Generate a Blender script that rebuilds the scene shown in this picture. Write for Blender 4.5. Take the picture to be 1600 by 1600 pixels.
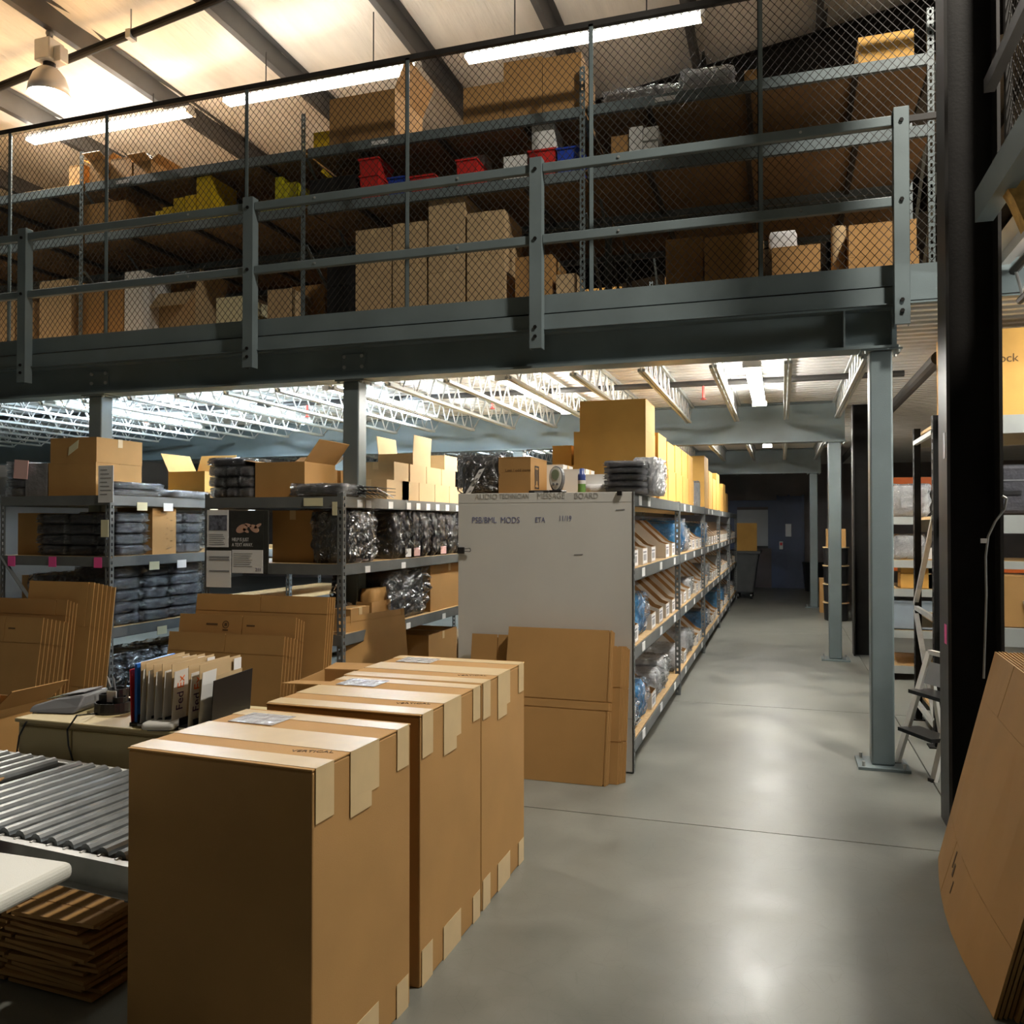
import bpy, math, random
from mathutils import Vector, Matrix
rnd = random.Random(11)
scene = bpy.context.scene
C = scene.collection
for o in list(bpy.data.objects): bpy.data.objects.remove(o)

# ---------------------------------------------------------------- camera
FPX = 1315.0; EYE = 1.63
YAW = math.atan(422/FPX); PITCH = math.atan(18/FPX)
_s, _c = math.sin(YAW), math.cos(YAW)
CF = Vector((-_s*math.cos(PITCH), _c*math.cos(PITCH), math.sin(PITCH)))
CR = Vector((_c, _s, 0)); CU = CR.cross(CF)
cam = bpy.data.cameras.new('camera'); cam.sensor_width = 36; cam.lens = 36*FPX/1600; cam.clip_end = 200
camo = bpy.data.objects.new('camera', cam); C.objects.link(camo)
camo.matrix_world = Matrix(((CR.x, CU.x, -CF.x, 0), (CR.y, CU.y, -CF.y, 0), (CR.z, CU.z, -CF.z, EYE), (0, 0, 0, 1)))
scene.camera = camo
# ---------------------------------------------------------------- world, exposure
w = bpy.data.worlds.new('world'); scene.world = w; w.use_nodes = True
w.node_tree.nodes['Background'].inputs[0].default_value = (.9, .95, 1, 1)
w.node_tree.nodes['Background'].inputs[1].default_value = 0.0
vs = scene.view_settings
vs.view_transform = 'Standard'; vs.look = 'None'; vs.gamma = 1; vs.use_curve_mapping = False
vs.exposure = 0.6
L_BAY, L_TUBE_UP, L_TUBE_LOW = 1000, 36, 90      # radiance of the lamps' glowing surfaces

def at(x, y, X=None, Y=None, Z=None):
    """the point where the line of sight through a photo pixel meets the plane X=, Y= or Z="""
    d = CR*((x-800)/FPX) + CF + CU*((800-y)/FPX)
    t = X/d.x if X is not None else Y/d.y if Y is not None else (Z-EYE)/d.z
    return Vector((d.x*t, d.y*t, EYE+d.z*t))

# ---------------------------------------------------------------- materials
MT = {}
def mat(name, col, rough=.6, metal=0., var=0., vscale=6., bump=0., bscale=60., stretch=None, emit=None, spec=.5, col2=None):
    m = bpy.data.materials.new(name); m.use_nodes = True; MT[name] = m
    nt = m.node_tree; N = nt.nodes; b = N['Principled BSDF']
    b.inputs['Base Color'].default_value = (*col, 1); b.inputs['Roughness'].default_value = rough
    b.inputs['Metallic'].default_value = metal; b.inputs['Specular IOR Level'].default_value = spec
    if emit:
        b.inputs['Emission Color'].default_value = (*emit[0], 1); b.inputs['Emission Strength'].default_value = emit[1]
    if var or bump:
        tc = N.new('ShaderNodeTexCoord'); mp = N.new('ShaderNodeMapping')
        nt.links.new(tc.outputs['Object'], mp.inputs[0])
        if stretch: mp.inputs['Scale'].default_value = stretch
    if var:
        n = N.new('ShaderNodeTexNoise'); n.inputs['Scale'].default_value = vscale; n.inputs['Detail'].default_value = 5
        nt.links.new(mp.outputs[0], n.inputs['Vector'])
        r = N.new('ShaderNodeValToRGB')
        r.color_ramp.elements[0].position = .3; r.color_ramp.elements[1].position = .7
        c2 = col2 or tuple(c*(1-var) for c in col)
        r.color_ramp.elements[0].color = (*c2, 1)
        r.color_ramp.elements[1].color = (*[min(1, c*(1+var*.4)) for c in col], 1)
        nt.links.new(n.outputs['Fac'], r.inputs[0]); nt.links.new(r.outputs[0], b.inputs['Base Color'])
    if bump:
        n2 = N.new('ShaderNodeTexNoise'); n2.inputs['Scale'].default_value = bscale; n2.inputs['Detail'].default_value = 3
        nt.links.new(mp.outputs[0], n2.inputs['Vector'])
        bp = N.new('ShaderNodeBump'); bp.inputs['Strength'].default_value = bump; bp.inputs['Distance'].default_value = .02
        nt.links.new(n2.outputs['Fac'], bp.inputs['Height']); nt.links.new(bp.outputs[0], b.inputs['Normal'])
    return m

mat('steel', (.150, .190, .200), .42, var=.15, vscale=3, bump=.05, bscale=150)
mat('steel_pale', (.36, .38, .36), .45, var=.15, vscale=4)
mat('galv', (.50, .51, .50), .38, .55, var=.2, vscale=9)
mat('shelf_grey', (.135, .145, .145), .45, var=.2, vscale=5)
mat('black_steel', (.012, .011, .010), .6, spec=.15, var=.4, vscale=4, bump=.05)
mat('dark_steel', (.040, .038, .036), .5, spec=.3, var=.3, vscale=4)
mat('purlin', (.085, .080, .074), .55, var=.25, vscale=2)
mat('blanket', (.80, .745, .645), .75, var=.10, vscale=1.2, bump=.5, bscale=5, stretch=(6, .7, 1))
mat('kraft', (.42, .232, .076), .78, var=.10, vscale=3, bump=.06, bscale=240)
mat('kraft_b', (.46, .255, .082), .78, var=.10, vscale=4, bump=.06, bscale=240)
mat('kraft_yellow', (.60, .335, .075), .75, var=.10, vscale=4, bump=.05, bscale=200)
mat('kraft_pale', (.55, .40, .22), .78, var=.10, vscale=4)
mat('tape', (.64, .48, .26), .38, var=.06, vscale=12)
mat('particle', (.50, .33, .15), .7, var=.25, vscale=30)
mat('white_board', (.70, .70, .67), .35, var=.04, vscale=3)
mat('white', (.78, .78, .76), .5)
mat('paper', (.80, .80, .80), .7)
mat('paper_cream', (.72, .68, .45), .7)
mat('pink', (.90, .10, .38), .6)
mat('pale_pink', (.85, .55, .52), .6)
mat('print_black', (.02, .02, .022), .6)
mat('print_grey', (.25, .25, .26), .7)
mat('print_kraft', (.10, .055, .02), .8)
mat('marker', (.42, .41, .38), .7)
mat('marker_blue', (.18, .20, .36), .7)
mat('black_plastic', (.012, .012, .013), .35)
mat('black_cloth', (.035, .035, .045), .65, var=.3, vscale=8, bump=.3, bscale=30)
mat('grey_cloth', (.22, .22, .235), .7, var=.25, vscale=9, bump=.3, bscale=30)
mat('slate_cloth', (.075, .075, .08), .6, var=.2, vscale=8, bump=.2, bscale=30)
mat('navy_cloth', (.028, .030, .050), .6, var=.25, vscale=8, bump=.2, bscale=30)
mat('white_cloth', (.72, .72, .73), .6, var=.12, vscale=9, bump=.4, bscale=25)
mat('blue_cloth', (.06, .36, .72), .4, var=.3, vscale=8, bump=.3, bscale=25)
mat('grey_plastic', (.15, .155, .165), .45, var=.05)
mat('cart_plastic', (.075, .08, .085), .5, var=.2, vscale=6)
mat('white_plastic', (.74, .73, .68), .4)
mat('table_plastic', (.66, .66, .60), .5, bump=.1, bscale=300)
mat('cream_metal', (.60, .50, .27), .5, var=.06, vscale=3)
mat('roller', (.26, .28, .29), .30, .75, var=.25, vscale=12)
mat('red_bin', (.62, .03, .025), .4)
mat('blue_bin', (.02, .06, .42), .4)
mat('yellow_box', (.80, .55, .015), .5, var=.1)
mat('yellow_green', (.66, .60, .02), .3, var=.2, vscale=20)
mat('orange_steel', (.85, .17, .02), .45)
mat('green_steel', (.03, .12, .045), .5)
mat('blue_paint', (.03, .05, .115), .42, var=.15)
mat('door_brown', (.085, .06, .055), .6, var=.2, vscale=3)
mat('block_wall', (.20, .175, .165), .85, var=.2, vscale=2)
mat('wall_metal', (.42, .42, .41), .7, var=.1, vscale=1)
mat('deck', (.62, .61, .58), .5, .25, var=.08, vscale=3)
mat('plywood', (.28, .18, .09), .8, var=.2, vscale=5)
mat('skin_print', (.60, .36, .26), .7)
mat('poster_dark', (.035, .035, .03), .5, var=.3, vscale=12)
mat('poster_photo', (.16, .17, .22), .6, var=.8, vscale=30, col2=(.01, .01, .015))
mat('fed_purple', (.045, .015, .13), .5)
mat('fed_orange', (.85, .16, .02), .5)
mat('red_plastic', (.70, .03, .03), .35)
mat('blue_plastic', (.02, .16, .62), .3)
mat('can_blue', (.05, .08, .28), .3)
mat('can_green', (.18, .36, .10), .35)
mat('insulation_torn', (.55, .34, .10), .9, var=.4, vscale=20)
mat('lcd', (.25, .30, .20), .2)
mat('tube_warm', (1, 1, 1), .5, emit=((1, .95, .87), L_TUBE_UP))
mat('tube_cool', (1, 1, 1), .5, emit=((.68, .85, 1), L_TUBE_LOW*1.35))
mat('tube_neutral', (1, 1, 1), .5, emit=((1, .97, .90), L_TUBE_LOW))
mat('bay_lens', (1, 1, 1), .5, emit=((1, .92, .80), L_BAY))
mat('reflector', (.72, .70, .66), .35, .4)
mat('sprinkler_red', (.55, .06, .04), .5)

def film_material():
    m = bpy.data.materials.new('clear_film'); m.use_nodes = True; MT['film'] = m
    nt = m.node_tree; N = nt.nodes; N.clear()
    out = N.new('ShaderNodeOutputMaterial'); mx = N.new('ShaderNodeMixShader')
    tr = N.new('ShaderNodeBsdfTransparent'); pr = N.new('ShaderNodeBsdfAnisotropic')
    pr.inputs['Color'].default_value = (.92, .94, .97, 1); pr.inputs['Roughness'].default_value = .22
    tc = N.new('ShaderNodeTexCoord'); n = N.new('ShaderNodeTexNoise'); n.inputs['Scale'].default_value = 4.5
    n.inputs['Detail'].default_value = 3; n.inputs['Distortion'].default_value = 1.2
    nt.links.new(tc.outputs['Object'], n.inputs['Vector'])
    bp = N.new('ShaderNodeBump'); bp.inputs['Strength'].default_value = .8; bp.inputs['Distance'].default_value = .10
    nt.links.new(n.outputs['Fac'], bp.inputs['Height']); nt.links.new(bp.outputs[0], pr.inputs['Normal'])
    fr = N.new('ShaderNodeFresnel'); fr.inputs['IOR'].default_value = 1.5
    nt.links.new(bp.outputs[0], fr.inputs['Normal'])
    mr = N.new('ShaderNodeMapRange'); mr.inputs[3].default_value = .09; mr.inputs[4].default_value = 1.0
    nt.links.new(fr.outputs[0], mr.inputs[0])
    nt.links.new(mr.outputs[0], mx.inputs[0]); nt.links.new(tr.outputs[0], mx.inputs[1]); nt.links.new(pr.outputs[0], mx.inputs[2])
    nt.links.new(mx.outputs[0], out.inputs[0])
film_material()

def floor_material():
    m = mat('concrete', (.30, .30, .265), .3); nt = m.node_tree; N = nt.nodes; b = N['Principled BSDF']
    tc = N.new('ShaderNodeTexCoord')
    def noise(scale, detail, dist=0):
        n = N.new('ShaderNodeTexNoise'); n.inputs['Scale'].default_value = scale
        n.inputs['Detail'].default_value = detail; n.inputs['Distortion'].default_value = dist
        nt.links.new(tc.outputs['Object'], n.inputs['Vector']); return n
    a, c, e = noise(.55, 5, .4), noise(2.6, 6, .6), noise(160, 2)
    r = N.new('ShaderNodeValToRGB'); r.color_ramp.elements[0].position = .30; r.color_ramp.elements[1].position = .72
    r.color_ramp.elements[0].color = (.125, .130, .115, 1); r.color_ramp.elements[1].color = (.275, .278, .243, 1)
    mm = N.new('ShaderNodeMix'); mm.inputs[0].default_value = .45
    nt.links.new(a.outputs['Fac'], mm.inputs[2]); nt.links.new(c.outputs['Fac'], mm.inputs[3])
    nt.links.new(mm.outputs[0], r.inputs[0])
    v = N.new('ShaderNodeTexVoronoi'); v.feature = 'DISTANCE_TO_EDGE'; v.inputs['Scale'].default_value = 11
    nt.links.new(tc.outputs['Object'], v.inputs['Vector'])
    cr = N.new('ShaderNodeMapRange'); cr.inputs[2].default_value = .015; cr.inputs[3].default_value = .90; cr.inputs[4].default_value = 1
    nt.links.new(v.outputs['Distance'], cr.inputs[0])
    mul = N.new('ShaderNodeMix'); mul.data_type = 'RGBA'; mul.blend_type = 'MULTIPLY'; mul.inputs[0].default_value = 1
    nt.links.new(r.outputs[0], mul.inputs[6]); nt.links.new(cr.outputs[0], mul.inputs[7])
    nt.links.new(mul.outputs[2], b.inputs['Base Color'])
    rr = N.new('ShaderNodeMapRange'); rr.inputs[3].default_value = .22; rr.inputs[4].default_value = .48
    nt.links.new(c.outputs['Fac'], rr.inputs[0]); nt.links.new(rr.outputs[0], b.inputs['Roughness'])
    bp = N.new('ShaderNodeBump'); bp.inputs['Strength'].default_value = .04; bp.inputs['Distance'].default_value = .01
    nt.links.new(e.outputs['Fac'], bp.inputs['Height']); nt.links.new(bp.outputs[0], b.inputs['Normal'])
floor_material()

# ---------------------------------------------------------------- mesh helpers
class MB:
    def __init__(s): s.v = []; s.f = []; s.m = []
    def add(s, vs, fs, mi=0):
        o = len(s.v); s.v += [tuple(v) for v in vs]; s.f += [tuple(i+o for i in f) for f in fs]; s.m += [mi]*len(fs); return s
    def box(s, x0, x1, y0, y1, z0, z1, mi=0):
        return s.add([(x0,y0,z0),(x1,y0,z0),(x1,y1,z0),(x0,y1,z0),(x0,y0,z1),(x1,y0,z1),(x1,y1,z1),(x0,y1,z1)],
                     [(0,3,2,1),(4,5,6,7),(0,1,5,4),(1,2,6,5),(2,3,7,6),(3,0,4,7)], mi)
    def hexa(s, p, mi=0):
        return s.add(p, [(0,3,2,1),(4,5,6,7),(0,1,5,4),(1,2,6,5),(2,3,7,6),(3,0,4,7)], mi)
    def bar(s, p, q, w, h, mi=0, up=(0,0,1)):
        p, q = Vector(p), Vector(q); d = (q-p).normalized(); up = Vector(up)
        if abs(d.dot(up)) > .98: up = Vector((0,1,0))
        sx = d.cross(up).normalized()*(w/2); sz = sx.cross(d).normalized()*(h/2)
        return s.hexa([p-sx-sz, p+sx-sz, q+sx-sz, q-sx-sz, p-sx+sz, p+sx+sz, q+sx+sz, q-sx+sz], mi)
    def tube(s, p, q, r, n=8, r2=None, cap=True, mi=0):
        p, q = Vector(p), Vector(q); d = (q-p).normalized(); r2 = r if r2 is None else r2
        a = d.cross(Vector((0,0,1)) if abs(d.z) < .9 else Vector((1,0,0))).normalized(); b = d.cross(a)
        vs = []
        for c, rr in ((p, r), (q, r2)):
            for i in range(n):
                t = 2*math.pi*i/n; vs.append(c+a*(rr*math.cos(t))+b*(rr*math.sin(t)))
        fs = [(i, (i+1) % n, n+(i+1) % n, n+i) for i in range(n)]
        if cap: fs += [tuple(range(n-1, -1, -1)), tuple(range(n, 2*n))]
        return s.add(vs, fs, mi)
    def path(s, pts, r, n=6, mi=0):
        for a, b in zip(pts, pts[1:]): s.tube(a, b, r, n, mi=mi)
        return s
    def lathe(s, prof, n=20, c=(0,0,0), mi=0):
        o = []; 
        for r, z in prof:
            for i in range(n):
                t = 2*math.pi*i/n; o.append((c[0]+r*math.cos(t), c[1]+r*math.sin(t), c[2]+z))
        fs = []
        for k in range(len(prof)-1):
            for i in range(n):
                j = (i+1) % n; fs.append((k*n+i, k*n+j, (k+1)*n+j, (k+1)*n+i))
        return s.add(o, fs, mi)
    def prism(s, pts, d, mi=0):
        n = len(pts); d = Vector(d); vs = [Vector(p) for p in pts]+[Vector(p)+d for p in pts]
        return s.add(vs, [tuple(range(n-1, -1, -1)), tuple(range(n, 2*n))]+[(i, (i+1) % n, n+(i+1) % n, n+i) for i in range(n)], mi)
    def slotted(s, o, ax, wid, h, thick=.003, pitch=.0508, hole=.026):
        """a plate with a column of real holes: o = foot corner, ax = width direction"""
        o, ax = Vector(o), Vector(ax).normalized(); e = wid*.32; nrm = ax.cross(Vector((0,0,1)))*thick
        def slab(a0, a1, z0, z1):
            p = [o+ax*a0, o+ax*a1, o+ax*a1+nrm, o+ax*a0+nrm]
            s.hexa([q+Vector((0,0,z0)) for q in p]+[q+Vector((0,0,z1)) for q in p])
        slab(0, e, 0, h); slab(wid-e, wid, 0, h); z = 0
        while z < h:
            slab(e, wid-e, z, min(h, z+pitch-hole)); z += pitch
        return s
    def build(s, name, mats, parent=None, loc=(0,0,0), rz=0, smooth=False, bevel=0, shift=None):
        me = bpy.data.meshes.new(name)
        vv = s.v if shift is None else [(a-shift[0], b-shift[1], c-shift[2]) for a, b, c in s.v]
        me.from_pydata(vv, [], s.f)
        for k in ([mats] if isinstance(mats, str) else mats): me.materials.append(MT[k])
        me.polygons.foreach_set('material_index', s.m)
        if smooth: me.polygons.foreach_set('use_smooth', [True]*len(s.f))
        me.update()
        return link(name, me, parent, loc, rz, bevel)
def link(name, me, parent=None, loc=(0,0,0), rz=0, bevel=0):
    o = bpy.data.objects.new(name, me); C.objects.link(o); o.parent = parent
    o.location = loc; o.rotation_euler = (0, 0, rz)
    if bevel:
        b = o.modifiers.new('bevel', 'BEVEL'); b.width = bevel; b.segments = 2; b.limit_method = 'ANGLE'
    return o
def tag(o, label=None, cat=None, group=None, kind=None):
    if label: o['label'] = label
    if cat: o['category'] = cat
    if group: o['group'] = group
    if kind: o['kind'] = kind
    return o
def empty(name, loc=(0,0,0), rz=0):
    o = bpy.data.objects.new(name, None); C.objects.link(o); o.location = loc; o.rotation_euler = (0,0,rz); o.empty_display_size = .1
    return o
def kids(o): return [c for c in bpy.data.objects if c.parent == o]
def copy_tree(o, parent=None, loc=None, rz=None, label=None, scale=None, top=True, ch=None):
    c = o.copy(); C.objects.link(c); c.parent = parent
    if loc is not None: c.location = loc
    if rz is not None: c.rotation_euler = (0,0,rz)
    if scale is not None: c.scale = scale
    if label: c['label'] = label
    for k in o.children: copy_tree(k, c, top=False)
    return c
def text(body, size, m, parent, origin, ax, up, name='lettering', sx=1.0):
    """flat lettering: origin = lower-left corner, ax = reading direction, up = letter up direction"""
    cu = bpy.data.curves.new('t', 'FONT'); cu.body = body; cu.size = size; cu.extrude = .0004
    ob = bpy.data.objects.new('t', cu); C.objects.link(ob)
    me = bpy.data.meshes.new_from_object(ob); bpy.data.objects.remove(ob)
    ax, up = Vector(ax).normalized(), Vector(up).normalized(); n = ax.cross(up); o = Vector(origin)
    for v in me.vertices: v.co = o+ax*(v.co.x*sx)+up*v.co.y+n*v.co.z
    me.materials.clear(); me.materials.append(MT[m]); me.update()
    return link(name, me, parent)
ORD = ['first','second','third','fourth','fifth','sixth','seventh','eighth','ninth','tenth','eleventh','twelfth','thirteenth',
       'fourteenth','fifteenth','sixteenth','seventeenth','eighteenth','nineteenth','twentieth']
def ordw(i): return ORD[i] if i < 20 else 'number %d' % (i+1)

# ================================================================= THE BUILDING SHELL
XW0, XW1, YW0, YW1 = -16.0, 12.0, -13.0, 22.4
SL = .15                                       # roof slope
def roof(x): return 8.02+SL*x                  # top of the purlins
fl = MB().box(XW0-.2, XW1+.2, YW0-.2, YW1+.2, -.2, -.014).build('floor', 'dark_steel'); tag(fl, kind='structure')
fx = [XW0, -8.4, .90, 6.2, XW1]; fy = [YW0, -6, -.6, 4.66, 7.84, 13.2, 18.4, YW1]
for i in range(len(fx)-1):
    for j in range(len(fy)-1):
        g = .004
        MB().box(fx[i]+g, fx[i+1]-g, fy[j]+g, fy[j+1]-g, -.016, 0).build('slab', 'concrete', fl)
def wall(name, m, *b): return tag(MB().box(*b).build(name, m), kind='structure')
wf = wall('wall_far', 'block_wall', XW0, XW1, YW1, YW1+.2, 0, 10)
wall('wall_left', 'wall_metal', XW0-.2, XW0, YW0, YW1, 0, 10)
wall('wall_right', 'wall_metal', XW1, XW1+.2, YW0, YW1, 0, 10.2)
wall('wall_back', 'wall_metal', XW0, XW1, YW0-.2, YW0, 0, 10)
# ceiling: insulation blanket sagging between the purlins
PX = [-7.12+1.524*k for k in range(-5, 13)]
cb = MB(); nx, ny = 150, 46
def sag(x, y):
    t = ((x+7.12)/1.524) % 1.0
    return -.10*math.sin(math.pi*t)**.8*(1+.25*math.sin(y*1.9+x))-.02*math.sin(y*5.1+3*math.sin(x*2))
vs_ = []
for j in range(ny+1):
    for i in range(nx+1):
        x = XW0+(XW1-XW0)*i/nx; y = YW0+(YW1-YW0)*j/ny
        vs_.append((x, y, roof(x)+.02+sag(x, y)))
cb.add(vs_, [(j*(nx+1)+i, (j+1)*(nx+1)+i, (j+1)*(nx+1)+i+1, j*(nx+1)+i+1) for j in range(ny) for i in range(nx)])
ceil = tag(cb.build('ceiling', 'blanket', smooth=True), kind='structure')
pm = None
for x in PX:
    if x < XW0 or x > XW1: continue
    z = roof(x)
    if pm is None:
        p = MB(); p.box(-.005, .005, YW0, YW1, -.24, 0); p.box(-.005, .075, YW0, YW1, -.006, 0); p.box(-.075, .005, YW0, YW1, -.24, -.234)
        p.box(-.075, -.069, YW0, YW1, -.24, -.215)
        pm = p.build('purlin', 'purlin', ceil, (x, 0, z)).data
    else: link('purlin', pm, ceil, (x, 0, z))
for y in (5.08, 11.3, 17.4, -1.2, -7.4):
    p = MB(); a, b = XW0+.1, XW1-.1
    for (o, t, wd) in ((-.25, .015, .22), (-.85, .015, .22)):
        p.hexa([(a, y-wd/2, roof(a)+o-t), (b, y-wd/2, roof(b)+o-t), (b, y+wd/2, roof(b)+o-t), (a, y+wd/2, roof(a)+o-t),
                (a, y-wd/2, roof(a)+o), (b, y-wd/2, roof(b)+o), (b, y+wd/2, roof(b)+o), (a, y+wd/2, roof(a)+o)])
    p.hexa([(a, y-.006, roof(a)-.85), (b, y-.006, roof(b)-.85), (b, y+.006, roof(b)-.85), (a, y+.006, roof(a)-.85),
            (a, y-.006, roof(a)-.25), (b, y-.006, roof(b)-.25), (b, y+.006, roof(b)-.25), (a, y+.006, roof(a)-.25)])
    p.build('rafter', 'black_steel', ceil)
# black H columns of the building frame
def hcol(y, label):
    x0, x1, fw, h = .835, 1.10, .25, roof(.9)-.86
    r = empty('building_column', ((x0+x1)/2, y, 0)); tag(r, label, 'column', 'black frame columns'); k = (x1-x0)/2
    MB().box(-k, -k+.016, -fw/2, fw/2, 0, h).build('flange', 'dark_steel', r)
    MB().box(k-.016, k, -fw/2, fw/2, 0, h).build('flange', 'dark_steel', r)
    MB().box(-k+.016, k-.016, -.006, .006, 0, h).build('web', 'black_steel', r)
    return r
bc1 = hcol(5.085, 'thick black steel H column beside the leaning flattened boxes')
hcol(11.3, 'black steel H column behind the second green-grey mezzanine post along the aisle')
hcol(17.4, 'black steel H column near the far blue door wall')
MB().box(-.1355, -.1345, -.10, -.035, .985, 1.09).build('sticky_note', 'pink', bc1)
MB().box(-.1355, -.1345, -.09, -.04, 1.98, 2.12).build('paper_tag', 'paper', bc1)

# ================================================================= LAMPS
def make_bay():
    r = empty('high_bay_lamp'); tag(r, None, 'lamp', 'high bay lamps')
    MB().box(-.10, .10, -.10, .10, -.34, -.12).build('ballast_box', 'reflector', r, bevel=.012)
    MB().box(.10, .19, -.05, .06, -.36, -.20).build('capacitor_box', 'reflector', r, bevel=.01)
    MB().tube((0,0,-.12), (0,0,0), .012).lathe([(.03,-.06),(.04,-.03),(.03,0)], 10).build('hook', 'galv', r)
    MB().tube((0,0,-.40), (0,0,-.34), .06, 12).build('socket', 'dark_steel', r)
    MB().lathe([(.06,-.40),(.10,-.41),(.155,-.48),(.19,-.58),(.205,-.68),(.198,-.68),(.183,-.58),(.148,-.49),(.09,-.42),(.05,-.415)], 28).build('reflector', 'reflector', r, smooth=True)
    MB().lathe([(.0,-.69),(.10,-.685),(.19,-.665)], 28).build('lens', 'bay_lens', r, smooth=True)
    return r
bay = make_bay()
bay.location = (-7.18, 6.75, roof(-7.12)-.235); bay['label'] = 'glowing high bay lamp hanging from a roof purlin beside the black pipe'
# the next lamp of the same kind in the open hall, above the packing floor and out of the picture
x = -7.12+1.524*6
bay2 = copy_tree(bay, None, (x-.04, 4.0, roof(x)-.235), 0, 'high bay lamp above the thick black column side of the packing floor')
bay2.name = 'high_bay_lamp_offscreen'
for c in bay2.children:
    if c.name.startswith('lens'): c.name = 'lens_offscreen'
# hanging fluorescent strips
def strip(label, mt, loc, rz, chain, group, length=2.44, off=None):
    hw, tx = (.050, .056) if chain else (.06, .045)
    r = empty('strip_light_%s_offscreen' % off if off else 'strip_light', loc, rz); tag(r, label, 'lamp', group); h = length/2
    p = MB(); p.prism([(-h,-hw,0),(-h,hw,0),(-h,hw*.7,.05),(-h,-hw*.7,.05)], (2*h,0,0)); p.build('housing', 'white', r)
    for s in (-1, 1):
        MB().tube((-h+.03, s*tx, -.022), (h-.03, s*tx, -.022), .019, 8).build('tube' if not off else '%s_%s_tube_offscreen' % (off, 'near' if s < 0 else 'far'), mt, r)
        MB().box(s*(h-.02)-.015, s*(h-.02)+.015, -.075, .075, -.045, .002).build('end_cap', 'white', r)
    if chain:
        for s in (-1, 1): MB().tube((s*(h-.55), 0, .05), (s*(h-.55), 0, roof(loc[0]+s*(h-.55))-.26-loc[2]), .007, 5).build('chain', 'dark_steel', r)
    return r
for i, (a, b) in enumerate(((-8.93, -6.5), (-6.05, -3.62), (-3.12, -.68))):
    strip('strip light hung above the mezzanine shelves, %s along from the high bay lamp' % ordw(i), 'tube_warm',
          ((a+b)/2, 8.1, 6.46 if i else 6.42), 0, True, 'strip lights above the mezzanine')
strip('strip light under the second mezzanine just beyond the black column', 'tube_neutral', (2.38, 5.5, 3.10), math.pi/2, None, 'strip lights under the second mezzanine', off='side_deck')
nm = {-.23: 'over the long aisle', -2.38: 'over the whiteboard rack', -4.13: 'over the poster rack', -5.85: 'between the two left racks', -7.55: 'beyond the pink-note rack'}
for x, t in nm.items():
    for y, t2 in ((8.35, 'front'), (13.6, 'middle')):
        if t2 == 'middle' and x < -5: continue
        strip('strip light under the mezzanine deck %s, %s bay' % (t, t2), 'tube_cool' if x < -3 else 'tube_neutral', (x, y, 2.955), math.pi/2, None, 'strip lights under the deck')
strip('strip light under the deck over the right-hand racks', 'tube_neutral', (3.2, 8.6, 2.955), math.pi/2, None, 'strip lights under the deck', off='right_rack')

# roof sprinkler pipe
p = MB(); a = Vector((-15, 7.03, roof(-15)-.36)); b = Vector((11, 7.03, roof(11)-.36)); p.tube(a, b, .042, 12)
sp = p.build('sprinkler_pipe', 'black_steel'); tag(sp, 'long black sprinkler pipe running below the roof purlins', 'pipe')
for x in (-6.4, -3.3, -.2, -9.4):
    MB().tube((x, 7.03, roof(x)-.36), (x, 7.03, roof(x)-.1), .008, 6).box(x-.03, x+.03, 6.98, 7.08, roof(x)-.42, roof(x)-.33).build('pipe_hanger', 'galv', sp)

# ================================================================= MEZZANINE
mz = empty('mezzanine_platform', (0, 6.2, 0)); tag(mz, 'grey steel mezzanine platform spanning over the shelving racks', 'mezzanine')
SH = (0, 6.2, 0)
def mpart(mb, name, m, **k): return mb.build(name, m, mz, shift=SH, **k)
XL, XR = -14.5, .74
p = MB().box(XL, XR, 6.165, 6.18, 2.815, 3.08).box(XL, XR, 6.07, 6.275, 2.80, 2.817).box(XL, XR, 6.07, 6.275, 3.065, 3.08)
for x in (.40, .70): p.box(x, x+.012, 6.08, 6.165, 2.817, 3.065)
fb = mpart(p, 'front_beam', 'steel')
for x in (-3.34, -5.94):
    s_ = MB().box(x-.105, x+.105, 6.155, 6.165, 2.885, 3.025).build('splice_plate', 'steel', fb, shift=SH, bevel=.004)
    for dx in (-.08, .08):
        for z in (2.912, 2.998): MB().tube((x+dx, 6.142, z), (x+dx, 6.156, z), .016, 6).build('bolt', 'galv', fb, shift=SH)
mpart(MB().box(XL, XR, 6.072, 6.084, 3.085, 3.206).box(XL, XR, 6.052, 6.084, 3.082, 3.090).box(XL, XR, 6.072, 6.112, 3.200, 3.206), 'edge_channel', 'steel')
mpart(MB().box(XL, XR, 6.100, 6.112, 3.216, 3.355), 'toe_board', 'steel')
mpart(MB().box(XL, XR, 6.112, 22.2, 3.16, 3.215).box(XR, 11.5, 6.15, 22.2, 3.16, 3.215), 'deck_floor', 'plywood')
def corrug(x0, x1, y0, y1):
    p = MB(); y = y0; prof = []
    while y < y1:
        prof += [(y, 3.10), (y+.055, 3.10), (y+.075, 3.145), (y+.13, 3.145)]; y += .15
    vs = [(x0, a, z) for a, z in prof]+[(x1, a, z) for a, z in prof]; n = len(prof)
    p.add(vs, [(i, i+1, n+i+1, n+i) for i in range(n-1)]); return p
mpart(corrug(XL, XR, 6.29, 22.2), 'corrugated_deck', 'deck'); mpart(corrug(XR, 11.5, 6.2, 22.2), 'corrugated_deck', 'deck')
mpart(MB().box(XR, 11.5, 6.135, 6.148, 3.12, 3.36).box(XR, 11.5, 6.135, 6.20, 3.10, 3.113), 'side_header', 'steel')
for y in (10.8, 17.4):
    mpart(MB().box(XL, .72, y-.008, y+.008, 2.63, 3.095).box(XL, .72, y-.1, y+.1, 2.615, 2.632).box(XL, .72, y-.1, y+.1, 3.08, 3.097), 'cross_beam', 'steel')
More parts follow.
